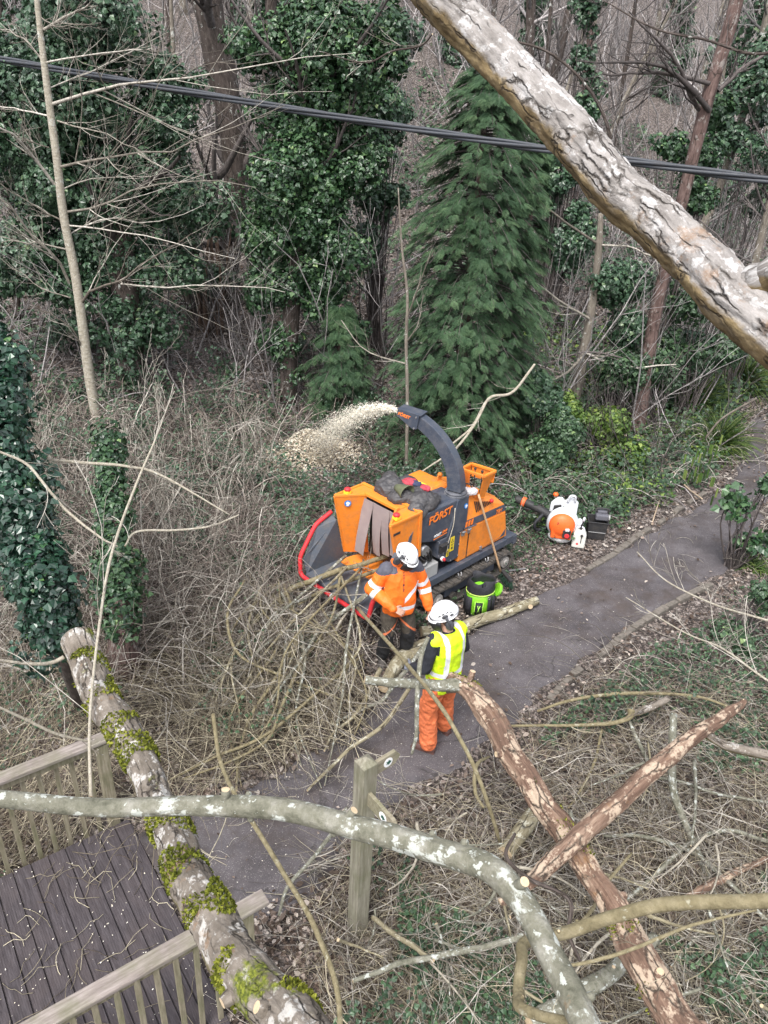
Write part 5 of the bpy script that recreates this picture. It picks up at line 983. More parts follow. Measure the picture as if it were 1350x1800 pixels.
def arm(ang,z,lab,Ln=.42):
    o=bpy.data.objects.new('direction_arm',None)
    d=np.array([math.cos(ang),math.sin(ang),0]); n=np.array([-d[1],d[0],0]); h=.065
    b=MB(); Q=[(s_*.6,-h),(Ln-.05,-h),(Ln,0-.0),(Ln-.05,h),(s_*.6,h)]; b.slab([d*u+np.array([0,0,z+w_])-n*.015 for u,w_ in Q],n*.03); a_=b.build('direction_arm',WgH,sg,bevel=.003); 
    fc_=-n if True else n
    return a_,d,n,z,Ln
Rz=np.array([[math.cos(-math.radians(38)),-math.sin(-math.radians(38)),0],[math.sin(-math.radians(38)),math.cos(-math.radians(38)),0],[0,0,1]])
def warm(wd,z,Ln):
    dl=Rz@unit(np.array([wd[0],wd[1],0])); ang=math.atan2(dl[1],dl[0]); a_,d,n,z,Ln=arm(ang,z,'',Ln)
    # face toward the camera
    nw=Rz.T@n; cdir=-sp_[:2]; s=1 if nw[:2]@cdir>0 else -1; nf=n*s; c=d*(Ln*.62)+np.array([0,0,z])+nf*.016
    b=MB(); b.cyl(c,c+nf*.003,.042,sides=28); dk=b.build('waymark_disc',Wh,a_); b=MB(); sdx=d; up=np.array([0,0,1.]); q=[(-.02,-.012),(.0,-.012),(.0,-.024),(.028,0),(.0,.024),(.0,.012),(-.02,.012),(-.012,0)]
    b.slab([c+nf*.004+sdx*u*1.1+up*v*1.1 for u,v in q],nf*.001); b.build('arrow',paint('dark_green_print',(.02,.08,.06),.5,.05),dk)
_d1=gz(711,1316,1.88)-gz(652,1352,1.88); _d2=gz(710,1448,1.62)-gz(652,1384,1.62); warm(_d1[:2],1.86,float(np.linalg.norm(_d1))); warm(_d2[:2],1.66,float(np.linalg.norm(_d2)))
# ================= PEOPLE =================
Sk=cloth('skin',(.52,.30,.22),.12,30,.15,.55); HOr=cloth('hi_vis_orange',(.90,.17,.015),.18,10,.6,.6); Sil=paint('reflective_silver',(.72,.73,.76),.35,.15,bmp=.1); Gy=cloth('grey_yoke',(.085,.085,.11),.25,12,.5,.7)
Kh=cloth('dark_olive_trouser',(.058,.048,.036),.3,12,.7); Bt=cloth('black_trouser_panel',(.015,.015,.017),.3,12,.7); OrT=cloth('orange_trouser',(.62,.155,.055),.3,10,.8,.75); HYe=cloth('hi_vis_yellow',(.62,.86,.015),.15,10,.6,.6); BkC=cloth('black_shirt',(.016,.018,.026),.3,12,.7); Bo=paint('brown_boot',(.085,.035,.028),.6,.5); Gb=paint('grey_boot',(.08,.072,.07),.7,.6); HW=paint('white_helmet',(.80,.80,.82),.3,.18,(.35,.35,.36),bmp=.03); Vis=paint('dark_visor_mesh',(.012,.012,.014),.4,.1); Muf=paint('muff_plastic',(.045,.047,.055),.35,.3); Hair=cloth('dark_hair',(.03,.02,.015),.4,60,.6); Zp=cloth('zip',(.05,.02,.03),.1)
def V3(*a): return np.array(a,float)
def capn(b,p,q,r1,r2,n=14):
    p=np.asarray(p,float);q=np.asarray(q,float); b.cyl(p,q,r1,r2,sides=n); b.sphere(p,r1,n,9); b.sphere(q,r2,n,9)
def chain(b,pts,rs): 
    for i in range(len(pts)-1): capn(b,pts[i],pts[i+1],rs[i],rs[i+1])
def torso(b,rings,n=28):
    a=np.arange(n)/n*2*PI; R=[]
    for (z,x0,y0,rx,ry) in rings:
        ca,sa=np.cos(a),np.sin(a); R.append(np.stack([x0+rx*np.sign(ca)*np.abs(ca)**.85,y0+ry*np.sign(sa)*np.abs(sa)**.85,np.full(n,z)],-1))
    b.loft(R,0,True)
def hand(b,w,d,pn,side,curl=.35):
    w=V3(*w); d=unit(V3(*d)); pn=V3(*pn); pn=unit(pn-(pn@d)*d); s=np.cross(d,pn)*side; k0=w+d*.02
    for o in(-.027,-.009,.009,.027): capn(b,k0+s*o*.7,k0+d*.065+s*o,.0135,.0125,10)
    for o,l,c in((-.031,.058,1.15),(-.010,.072,1.05),(.011,.077,1.),(.031,.068,.9)):
        p=k0+d*.068+s*o; a=0
        for i,(f,r0,r1) in enumerate(((.45,.0098,.0090),(.32,.0090,.0083),(.23,.0083,.0068))):
            a+=curl*c*(.7+.3*i); dd=d*math.cos(a)+pn*math.sin(a)+s*o*1.2; q=p+unit(dd)*l*f; capn(b,p,q,r0,r1,9); p=q
    p=k0+s*.030+d*.008; dd=unit(d*.65+s*.75+pn*.25); q=p+dd*.038; capn(b,p,q,.0130,.0108,9); q2=q+unit(d*.85+s*.35+pn*.35)*.030; capn(b,q,q2,.0105,.0082,9)
def headmesh(b,c,fd,tilt=None):
    f=unit(V3(*fd)); up=V3(0,0,1); up=unit(up-(up@f)*f); l=np.cross(up,f); R=np.array([f,l,up]).T
    T=lambda x,y,z:c+R@V3(x,y,z)
    b.sphere(T(-.012,0,.03),(.098,.077,.092),20,14,R=R); b.sphere(T(.018,0,-.035),(.066,.058,.075),18,12,R=R); b.sphere(T(.05,0,-.085),(.026,.03,.022),12,8,R=R)
    capn(b,T(.088,0,.0),T(.104,0,-.028),.008,.012,8); b.sphere(T(.083,0,-.058),(.010,.024,.009),10,7,R=R); b.sphere(T(.083,0,.022),(.012,.05,.008),10,7,R=R)
    for s in(-1,1): b.sphere(T(-.005,s*.078,-.005),(.018,.010,.030),10,8,R=R); b.sphere(T(.062,s*.036,-.028),(.020,.022,.022),10,8,R=R)
    return R,T
def helmet(root,R,T,c):
    b=MB(); K=10; n=32; a=np.arange(n)/n*2*PI; rings=[]
    for k in range(K):
        t=k/(K-1)*PI/2*.97; rx=.138*math.cos(t)**.82; ry=.110*math.cos(t)**.82; z=.045+.128*math.sin(t); ca,sa=np.cos(a),np.sin(a); ex=.012*np.cos(a*1)*(k<2)
        dip=-.018*(1-np.cos(a*2))*.5*(1-k/K) if k<4 else 0*a
        rings.append(np.stack([rx*ca-.008+ex,ry*sa,np.full(n,z)+dip*0+(-.012*(k==0))],-1)@R.T+c)
    b.loft(rings,0,True,cap=True); hm=b.build('helmet',HW,root,bevel=0); 
    b=MB(); P=np.stack([.141*np.cos(a)-.006,.113*np.sin(a),np.full(n,.030)],-1); P=np.concatenate([P,P[:2]])@R.T+c; b.tube(P,.006,8,cap=False); b.build('rim',HW,hm)
    b=MB(); Q=[]; 
    for rr,z in((.150,.036),(.168,.020)): Q.append(np.stack([rr*np.cos(np.linspace(-.8,.8,12)),.118*np.sin(np.linspace(-.8,.8,12))*1.05,np.full(12,z)],-1))
    V=np.concatenate(Q)@R.T+c; b.add(V,[[i,i+1,13+i,12+i] for i in range(11)]); b.build('peak',HW,hm,solid=.004)
    for s in(-1,1):
        for x,z,l in((-.06,.10,.030),(-.02,.115,.03),(.025,.11,.03),(.065,.095,.028)):
            ph=math.asin(min(.99,(z-.045)/.128)); yy=.110*math.cos(ph)**.82*math.sqrt(max(.05,1-(x/(.138*math.cos(ph)**.82))**2)); ctr=T(x,s*(yy+.001),z); nn=R@unit(V3(x/.145,s*yy/.118,(z-.045)/.128*1.0))
            sx=R@V3(1,0,.3*(-1)); b=MB(); tt=unit(np.cross(nn,sx)); sx=np.cross(tt,nn); b.box(ctr,(l,.011,.005),np.array([sx,tt,nn]).T); b.build('vent',Vis,hm,bevel=.002)
        b=MB(); b.sphere(T(-.010,s*.122,-.028),(.046,.038,.058),16,10,R=R); b.sphere(T(-.010,s*.158,-.028),(.030,.010,.040),14,8,R=R); mf=b.build('ear_defender',Muf,hm)
        b=MB(); b.tube(catmull([T(-.005,s*.160,.0),T(.0,s*.150,.045),T(.012,s*.120,.085)],8),.013,6); b.sphere(T(.015,s*.108,.082),(.034,.014,.022),12,8,R=R); b.sphere(T(-.055,s*.100,.075),(.022,.012,.012),10,6,R=R); b.build('defender_arm',Muf,mf)
        b=MB(); b.tube(catmull([T(.045,s*.10,.03),T(.03,s*.075,-.05),T(.055,0,-.115)],12),.004,5); b.build('chin_strap',BkC,hm)
    b=MB(); th=np.linspace(-1.05,1.05,14); V=[]
    for k,(z,rr) in enumerate(((.035,.150),(-.005,.158),(-.045,.160),(-.085,.150))): V.append(np.stack([rr*np.cos(th)-.005,rr*.86*np.sin(th),np.full(14,z)],-1))
    V=np.concatenate(V)@R.T+c; b.add(V,[[k*14+i,k*14+i+1,(k+1)*14+i+1,(k+1)*14+i] for k in range(3) for i in range(13)]); b.build('visor',Vis,hm,solid=.003)
    return hm
def shell(root,name,b,vox,mats,fn,sm=4,amt=.006,s=5,seed=1,zs=1.):
    me=remesh(b,vox,sm); v=mverts(me); nn=mnorm(me); q=noise(v*np.array([1,1,zs]),s,seed,3); q=1-np.abs(q)*1.8; mset(me,v+nn*(q*amt)[:,None])
    o=mobj(me,name,mats,root); n=len(me.polygons); c=np.empty(n*3); me.polygons.foreach_get('center',c); c=c.reshape(-1,3); me.polygons.foreach_set('material_index',np.asarray(fn(c),np.int32)); me.update(); return o
def seg_t(c,p,q): d=q-p; L2=d@d; t=(c-p)@d/L2; dist=np.linalg.norm(c-(p+np.clip(t,0,1)[:,None]*d),axis=1); return t*math.sqrt(L2),dist
# ---- person in orange jacket ----
F1=unit(V3(.30,-.95,0)); b1=V3(.23,7.50,0.0)
p1=empty('person','person in orange high visibility jacket and white helmet looking down, one hand at the belly','person',b1,math.atan2(F1[1],F1[0]))
hipL,hipR=V3(-.01,.095,.90),V3(-.01,-.095,.90); kL,kR=V3(.05,.13,.49),V3(.06,-.13,.49); aL,aR=V3(-.03,.15,.09),V3(-.01,-.16,.09)
shL,shR=V3(.0,.185,1.385),V3(.0,-.185,1.385); eL,eR=V3(-.01,.30,1.10),V3(-.03,-.33,1.12); wL,wR=V3(.12,.34,.86),V3(.21,-.13,.975)
hc=V3(.065,.03,1.575); fd=V3(.78,.42,-.50)
b=MB(); R1,T1=headmesh(b,hc,fd); capn(b,V3(0,0,1.40),hc+V3(-.02,0,-.05),.06,.055); torso(b,[(.86,0,0,.10,.16),(1.0,0,0,.10,.145),(1.2,0,0,.11,.165),(1.36,0,0,.095,.17),(1.43,0,0,.06,.09)])
chain(b,[shL,eL,wL],[.055,.042,.028]); chain(b,[shR,eR,wR],[.055,.042,.028]); chain(b,[hipL,kL,aL],[.085,.058,.042]); chain(b,[hipR,kR,aR],[.085,.058,.042])
hand(b,wL,unit(wL-eL)*.6+V3(.1,.05,-.75),V3(.1,-1,0),1,.38); hand(b,wR,V3(.30,.85,-.42),V3(-.75,.0,-.55),1,.30)
mobj(remesh(b,.0045,3),'body',Sk,p1)
b=MB(); torso(b,[(.80,.01,0,.135,.185),(.86,.01,0,.148,.20),(1.0,.015,0,.150,.195),(1.15,.01,0,.145,.195),(1.28,0,0,.140,.20),(1.37,-.0,0,.118,.185),(1.43,.0,0,.09,.125),(1.475,.005,0,.075,.080)])
chain(b,[shL+V3(0,-.02,0),eL,eL*.2+wL*.8+V3(0,0,0)],[.090,.078,.062]); chain(b,[shR+V3(0,.02,0),eR,eR*.2+wR*.8],[.090,.078,.062]); chain(b,[wL*.85+eL*.15,wL],[.05,.044]); chain(b,[wR*.85+eR*.15,wR],[.05,.044])
def f1(c):
    m=np.zeros(len(c),int)
    for s,e,w_ in((shL,eL,wL),(shR,eR,wR)):
        t1,d1=seg_t(c,s,e); t2,d2=seg_t(c,e,w_); arm=(np.minimum(d1,d2)<.12)&(np.abs(c[:,1])>.17)|((np.minimum(d1,d2)<.085)&(c[:,0]>.13)); Lq=np.linalg.norm(e-s)
        m[arm&(d1<=d2)&(t1>Lq-.115)&(t1<Lq-.055)]=2; m[arm&(d2<d1)&(t2>.035)&(t2<.095)]=2
    top=(c[:,2]>1.385-.18*np.clip(np.abs(c[:,1])-.07,0,.2))&(np.abs(c[:,1])>.07)&(c[:,2]>1.33); m[top]=1
    tb=(np.abs(c[:,1])<.20); z1=.915+.22*np.clip(-c[:,1],0,.2)*(c[:,0]>0)
    front=tb&(np.minimum(seg_t(c,eR,wR)[1],seg_t(c,shR,eR)[1])>.085)&(np.minimum(seg_t(c,eL,wL)[1],seg_t(c,shL,eL)[1])>.085)
    m[front&(np.abs(c[:,2]-z1)<.027)]=2
    m[front&(np.abs((c[:,2]-1.03)-(c[:,1]-.02)*.95)<.034)&(c[:,1]>.02)]=2
    m[(c[:,0]>.09)&(np.abs(c[:,1]-.0)<.008)&(c[:,2]>1.16)&(c[:,2]<1.40)]=3
    return m
shell(p1,'jacket',b,.008,[HOr,Gy,Sil,Zp],f1,4,.011,3.5,11,.6)
b=MB(); torso(b,[(.76,0,0,.12,.165),(.88,0,0,.13,.18),(.95,0,0,.12,.17)]); chain(b,[hipL,kL,aL+V3(0,0,.06)],[.105,.085,.072]); chain(b,[hipR,kR,aR+V3(0,0,.06)],[.105,.085,.072])
def f1t(c):
    m=np.zeros(len(c),int); m[c[:,2]<.52+.25*(np.abs(c[:,1])-.1)]=1; ln=.60-.9*(np.abs(c[:,1])-.13); m[(np.abs(c[:,2]-ln)<.016)&(c[:,0]>-.05)]=2; m[(c[:,2]<ln-.016)&(np.abs(c[:,1])>.12)]=1; return m
shell(p1,'trousers',b,.009,[Kh,Bt,OrT],f1t,4,.012,4,12,.5)
def boots(root,ank,dirs,mt):
    for a,d in zip(ank,dirs):
        d=unit(V3(*d)); b=MB(); capn(b,V3(a[0],a[1],.16),V3(a[0],a[1],.07),.058,.055); capn(b,V3(a[0],a[1],.05)-d*.045,V3(a[0],a[1],.045)+d*.13,.047,.045); b.box(V3(a[0],a[1],.012)+d*.05,(.27,.09,.028),np.array([d,np.cross([0,0,1],d),[0,0,1]]).T)
        mobj(remesh(b,.008,3),'boot',mt,root)
boots(p1,[aL,aR],[(1,.2,0),(1,-.3,0)],Gb)
b=MB(); b.tube(catmull([V3(-.085,.06,1.43),V3(-.04,.09,1.47),V3(.04,.08,1.46),V3(.085,0,1.41),V3(.04,-.08,1.46),V3(-.04,-.09,1.47),V3(-.085,-.06,1.43)],30),.026,10); b.build('collar',HOr,p1)
helmet(p1,R1,T1,hc)
b=MB(); 
for s in(-1,1): b.sphere(T1(.078,s*.032,.004),.011,10,7)
b.build('eyes',Wh,p1)
# ---- person in yellow vest ----
F2=unit(V3(-.66,.75,0)); b2=V3(.71,6.22,0.0)
p2=empty('person','person in yellow high visibility vest, orange trousers and white helmet seen from behind','person',b2,math.atan2(F2[1],F2[0]))
hipL,hipR=V3(-.01,.095,.93),V3(-.01,-.095,.93); kL,kR=V3(.03,.15,.50),V3(.06,-.12,.50); aL,aR=V3(-.06,.19,.09),V3(.04,-.15,.09)
shL,shR=V3(.02,.185,1.44),V3(.02,-.19,1.44); eL,eR=V3(.0,.275,1.14),V3(.02,-.29,1.14); wL,wR=V3(.22,.26,1.01),V3(.24,-.20,1.02)
hc=V3(.065,.01,1.635); fd=V3(.42,.90,-.28)
b=MB(); R2,T2=headmesh(b,hc,fd); capn(b,V3(0,0,1.45),hc+V3(-.03,0,-.05),.062,.055); torso(b,[(.88,0,0,.10,.16),(1.02,0,0,.10,.15),(1.24,0,0,.11,.165),(1.41,0,0,.095,.17),(1.48,0,0,.06,.09)])
chain(b,[shL,eL,wL],[.055,.042,.028]); chain(b,[shR,eR,wR],[.055,.042,.028]); chain(b,[hipL,kL,aL],[.09,.06,.042]); chain(b,[hipR,kR,aR],[.09,.06,.042])
hand(b,wL,V3(.85,.05,-.4),V3(.1,-.8,-.5),-1,.75); hand(b,wR,V3(.85,.1,-.3),V3(.1,.8,-.5),1,.75)
mobj(remesh(b,.0045,3),'body',Sk,p2)
b=MB(); torso(b,[(1.0,.0,0,.13,.17),(1.25,0,0,.135,.185),(1.40,0,0,.11,.17),(1.47,.0,0,.075,.11),(1.50,.01,0,.066,.07)])
chain(b,[shL+V3(0,-.015,0),eL,eL*.15+wL*.85],[.072,.060,.045]); chain(b,[shR+V3(0,.015,0),eR,eR*.15+wR*.85],[.072,.060,.045])
shell(p2,'shirt',b,.008,[BkC],lambda c:np.zeros(len(c)),4,.008,4,21,.6)
b=MB(); torso(b,[(.80,-.0,0,.145,.185),(.86,.0,0,.155,.195),(1.0,.0,0,.150,.185),(1.15,.0,0,.148,.182),(1.30,0,0,.150,.195),(1.42,.0,0,.130,.195),(1.475,.0,0,.100,.150),(1.50,.0,0,.080,.09)])
capn(b,shL+V3(-.01,-.05,.005),shL+V3(-.01,-.015,-.01),.080,.076); capn(b,shR+V3(-.01,.05,.005),shR+V3(-.01,.015,-.01),.080,.076)
def f2(c):
    m=np.zeros(len(c),int); y=np.abs(c[:,1]); m[(y>.085)&(y<.135)&(c[:,2]>1.05)]=1; z0=1.05-0.0*y; m[(np.abs(c[:,2]-z0)<.028)]=1; m[(np.abs(c[:,2]-.90)<.026)]=1; m[(c[:,2]>1.30)&(y>.175)&(c[:,2]<1.42)]=2; return m
shell(p2,'vest',b,.008,[HYe,Sil,BkC],f2,4,.012,3.2,22,.55)
b=MB(); torso(b,[(.80,0,0,.125,.17),(.9,0,0,.13,.175),(.98,0,0,.12,.165)]); chain(b,[hipL,kL,aL+V3(0,0,.04)],[.108,.092,.082]); chain(b,[hipR,kR,aR+V3(0,0,.04)],[.108,.092,.082])
shell(p2,'trousers',b,.009,[OrT],lambda c:np.zeros(len(c)),4,.016,4.5,23,1.6)
boots(p2,[aL,aR],[(.9,.5,0),(1,.1,0)],Bo)
glv=MB(); hand(glv,wL,V3(.85,.05,-.4),V3(.1,-.8,-.5),-1,.75); capn(glv,wL-unit(wL-eL)*.03,wL+V3(.02,0,0),.038,.034); me=remesh(glv,.005,2); v=mverts(me); mset(me,v+mnorm(me)*.004); mobj(me,'glove',cloth('striped_glove',(.20,.21,.25),.7,90,.3),p2)
glv=MB(); hand(glv,wR,V3(.85,.1,-.3),V3(.1,.8,-.5),1,.75); capn(glv,wR-unit(wR-eR)*.03,wR+V3(.02,0,0),.038,.034); me=remesh(glv,.005,2); v=mverts(me); mset(me,v+mnorm(me)*.004); mobj(me,'glove',bpy.data.materials['striped_glove'],p2)
helmet(p2,R2,T2,hc)
b=MB(); b.sphere(T2(-.035,0,-.02),(.068,.079,.075),18,12,R=R2); me=remesh(b,.008,2); crumple(me,.006,8,3); mobj(me,'hair',Hair,p2)
b=MB(); 
for s in(-1,1): b.sphere(T2(.078,s*.032,.004),.011,10,7)
b.build('eyes',Wh,p2)
# ================= BRIDGE =================
WdD=woodmat('dark_wet_deck_timber',(.022,.017,.019),(.048,.040,.044),(.085,.074,.080),7,axis=(1,.1,1),tint=(.07,.055,.055)); WdR=woodmat('weathered_rail_timber',(.13,.108,.095),(.23,.195,.175),(.35,.31,.285),7,axis=(.1,1,1)); WdV=woodmat('greenish_baluster_timber',(.10,.09,.055),(.20,.175,.12),(.30,.265,.20),7,axis=(1,1,.1))
br0=bp(0,4.3,0); bg_=empty('footbridge','dark timber footbridge deck at the lower left of the photo','footbridge',br0,math.atan2(.6,.8))
# local: x along travel (s), y across (n-4.3)
r=random.Random(8)
for k in range(34):
    s1=1.17-k*.148; b=MB(); w_=.1445; z=.028+r.uniform(-.003,.003)
    n=30; ys=np.linspace(-1.18,1.02,2)
    # grooved board
    xs=np.linspace(s1-w_,s1,25); zz=z+np.where(np.arange(25)%3==1,-.0012,0); zz[0]-=.02; zz[-1]-=.02
    V=np.array([[x,y,q] for y in ys for x,q in zip(xs,zz)]); b.add(V,[[i,i+1,25+i+1,25+i] for i in range(24)],smooth=False); b.box(((s1-w_/2),-.08,z-.035),(w_,2.2,.044)); b.build('deck_board',WdD,bg_)
b=MB(); 
for y in(-1.05,-.35,.35,.95): b.bar((1.15,y,-.10),(-4,y,-.10),.10,.16)
b.build('joist',WdR,bg_)
def railing(lab,nn,s_end,s_beg,h,post_extra=0.):
    rt=empty('bridge_railing',lab,'railing',bp(s_end,nn,0),math.atan2(.6,.8)); L_=s_end-s_beg
    b=MB(); b.box((-L_/2+.06,0,h-.02),(L_+.12,.125,.042)); b.build('handrail',WdR,rt,bevel=.008)
    b=MB(); b.box((-L_/2,0,h-.085),(L_,.045,.09)); b.build('top_rail',WdV,rt,bevel=.005)
    for s in(.05,1.85,3.6):
        if s<L_+.2: b=MB(); b.box((-s,.0 if nn>4 else 0,h/2-.25),(.10,.10,h+.38)); b.build('post',WdV,rt,bevel=.006)
    k=0; s=.17
    while s<L_:
        if all(abs(s-q)>.07 for q in(1.85,3.6)):
            b=MB(); y=.036 if nn>4 else -.036; b.box((-s,y,h/2-.12),(.040,.022,h+.16),np.array(Matrix.Rotation(random.Random(k).uniform(-.012,.012),3,'Y'))); b.build('baluster',WdV,rt,bevel=.003)
        s+=.135; k+=1
railing('weathered timber railing on the far side of the footbridge',5.37,1.09,-2.6,1.10); railing('weathered timber railing on the near side of the footbridge, chip speckled',3.23,1.43,-2.4,1.10)
# ================= LIMBS AND BRANCHES =================
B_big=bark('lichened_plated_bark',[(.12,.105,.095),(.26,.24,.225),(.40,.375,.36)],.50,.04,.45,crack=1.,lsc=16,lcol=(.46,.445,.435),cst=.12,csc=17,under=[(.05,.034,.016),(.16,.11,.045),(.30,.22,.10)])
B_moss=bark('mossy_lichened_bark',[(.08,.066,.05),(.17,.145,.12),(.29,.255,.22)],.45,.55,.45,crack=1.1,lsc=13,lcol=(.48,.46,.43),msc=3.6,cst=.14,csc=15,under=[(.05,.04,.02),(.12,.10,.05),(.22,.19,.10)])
B_lich=bark('smooth_grey_green_bark',[(.085,.085,.06),(.18,.175,.135),(.29,.28,.24)],.34,.16,.05,spots=26,lsc=17,flat=.8,stretch=1.2,lcol=(.48,.50,.46))
B_olive=bark('smooth_olive_bark',[(.12,.10,.055),(.20,.17,.10),(.29,.25,.16)],.25,.08,0,lsc=14,flat=.85,stretch=1.4,lcol=(.36,.35,.27))
B_rot=bark('broken_barkless_red_wood',[(.060,.036,.026),(.16,.10,.072),(.36,.26,.19)],.58,.25,.25,crack=.8,lsc=7,lcol=(.46,.36,.27),stretch=.10)
B_log=bark('mottled_cut_log_bark',[(.13,.11,.07),(.23,.20,.13),(.34,.31,.22)],.45,.18,0,lsc=12,lcol=(.46,.44,.35))
Cut=rockmat('fresh_cut_wood',(.42,.30,.18),(.62,.50,.34),30,.8,.2,.003)
def PT(q):
    x,y,h=q[0],q[1],q[2]
    if h is None: return gt(x,y,.05)
    return gd(x,y,-h) if h<-.9 else gz(x,y,h)
def limb(name,lab,cat,pts,bm,n=60,sides=20,dsp=.08,kn=0,knp=(),auto=0,alen=.3,group=None,moss=0,twig=M_twig,dsc=3.,seedk=0,cap=True,wsc=.85,fine=0.):
    P=np.array([PT(q) for q in pts]); R=np.array([wsc*q[3]/2/FP*depth(p) for q,p in zip(pts,P)])
    P,R=smooth_curve(P,R,n); base=P[np.argmin(P[:,2])]; root=empty(name,lab,cat,base,0,group)
    if n>30: P=P+np.stack([noise(np.linspace(0,1,n)[:,None]*3,1.,seedk+k,2) for k in range(3)],-1)*R.mean()*.18
    b=MB(); d0=disp(dsp,seedk+len(pts),dsc) if dsp else None
    if fine:
        dd=lambda bk,R_: d0(bk,R_)+fine*(.5-np.clip(np.abs(noise(bk*np.array([1,1,.16]),9.,seedk,2))*2.2,0,1))*-1+fine*.35*noise(bk,22.,seedk+1,2)
    else: dd=d0
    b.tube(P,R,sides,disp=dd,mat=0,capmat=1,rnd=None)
    # knots and stubs
    r=np.random.default_rng(seedk+5); T=unit(np.gradient(P,axis=0))
    for k in range(kn):
        i=int(r.integers(3,n-3)); d=unit(np.cross(T[i],r.normal(size=3))); b.tube([P[i]+d*R[i]*.5,P[i]+d*R[i]*1.15,P[i]+d*(R[i]*1.35)],[R[i]*.38,R[i]*.30,R[i]*.22],10,mat=0,capmat=1)
    o=kid(b,'limb',[bm,Cut],root)
    for (i,dx,dy,dz,ll,rr) in knp:
        i=int(i*n); d=unit(V3(dx,dy,dz)); b=MB(); b.tube([P[i],P[i]+d*(R[i]+ll*.5),P[i]+d*(R[i]+ll)],[rr*1.2,rr,rr*.95],10,mat=0,capmat=1); kid(b,'stub',[bm,Cut],root)
    if auto:
        a=spawn(P[None],R[None],auto,alen,.7,.28,.12,K=7,t0=.1,seed=seedk,minr=.0022); b=MB(); b.tubes(*a,5); c=spawn(*a,4,.45,.6,.6,.1,K=5,seed=seedk+1,minr=.0016); b.tubes(*c,3); c2=spawn(*c,2,.5,.6,.7,.1,K=4,seed=seedk+2,minr=.0012); b.tubes(*c2,3); kid(b,'twig',twig,root)
    if moss:
        b=MB(); m=int(moss); i=r.integers(0,n,m); u=unit(np.cross(T[i],r.normal(size=(m,3)))); q=noise(P[i]*1.+u*.05,2.6,seedk+3,3); ok=(q>(.12 if moss>6000 else .42))&((u[:,2]>-.35)); i,u=i[ok],u[ok]; jit=(r.random((len(i),1))-.5)
        Pp=P[i]+T[i]*jit*np.linalg.norm(P[1]-P[0])*1.2+u*(R[i]*(1.0+.13*r.random(len(i))))[:,None]; d=unit(u+r.normal(size=u.shape)*.7); nr=unit(r.normal(size=u.shape)+u*.5); b.leaves(Pp,d,nr,.010+.014*r.random(len(Pp)),'dead',rnd=r.random(len(Pp))); kid(b,'moss',M_mosst,root)['kind']='stuff'
    return root
M_mosst=leafmat('moss_tuft',[(0,(.055,.065,.012)),(.5,(.15,.165,.025)),(1,(.32,.33,.06))],.9,.2,.1)
# the big diagonal limb, upper right
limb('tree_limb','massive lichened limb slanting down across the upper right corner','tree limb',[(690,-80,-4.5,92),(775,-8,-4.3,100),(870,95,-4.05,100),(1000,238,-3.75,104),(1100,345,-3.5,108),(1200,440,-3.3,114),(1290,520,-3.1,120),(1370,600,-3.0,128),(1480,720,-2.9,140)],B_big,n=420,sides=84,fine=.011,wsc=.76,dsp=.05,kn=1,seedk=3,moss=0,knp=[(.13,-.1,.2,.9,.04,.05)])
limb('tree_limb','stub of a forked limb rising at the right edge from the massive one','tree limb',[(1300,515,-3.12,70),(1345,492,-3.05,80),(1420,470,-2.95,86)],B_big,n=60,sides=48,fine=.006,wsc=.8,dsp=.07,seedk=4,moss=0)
# mossy one lower left
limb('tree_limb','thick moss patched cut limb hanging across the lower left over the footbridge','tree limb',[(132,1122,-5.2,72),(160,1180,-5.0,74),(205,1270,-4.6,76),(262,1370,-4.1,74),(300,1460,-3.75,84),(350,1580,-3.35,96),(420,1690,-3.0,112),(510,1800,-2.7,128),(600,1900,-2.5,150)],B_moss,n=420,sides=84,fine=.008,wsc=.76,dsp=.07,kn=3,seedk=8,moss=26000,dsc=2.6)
limb('tree_limb','long curved grey green limb speckled with pale lichen across the bottom','tree limb',[(-60,1398,-2.9,36),(60,1412,-2.85,38),(200,1420,-2.8,40),(350,1415,-2.7,44),(500,1425,-2.6,48),(640,1455,-2.5,52),(760,1492,-2.42,56),(860,1530,-2.35,60),(915,1580,-2.3,58),(965,1670,-2.25,60),(1010,1760,-2.2,66),(1060,1880,-2.15,72)],B_lich,n=220,sides=36,fine=.0012,wsc=.80,dsp=.05,kn=7,seedk=14,knp=[(.30,0,.2,1,.03,.014),(.33,0,-.4,-1,.015,.010),(.43,.6,.1,1,.03,.013),(.70,.3,-.3,.9,.035,.014)])
# olive branch bottom right
limb('branch','smooth olive branch crossing in from the lower right edge and bending down','branch',[(1430,1575,-2.6,30),(1350,1583,-2.6,30),(1180,1588,-2.6,29),(1080,1610,-2.6,27),(1000,1640,-2.6,26),(925,1655,-2.55,24),(916,1690,-2.5,24),(912,1750,-2.45,24),(915,1770,-2.4,24),(950,1785,-2.35,22),(1010,1800,-2.3,22),(1100,1830,-2.2,22)],B_olive,n=110,sides=18,dsp=.03,kn=3,seedk=19)
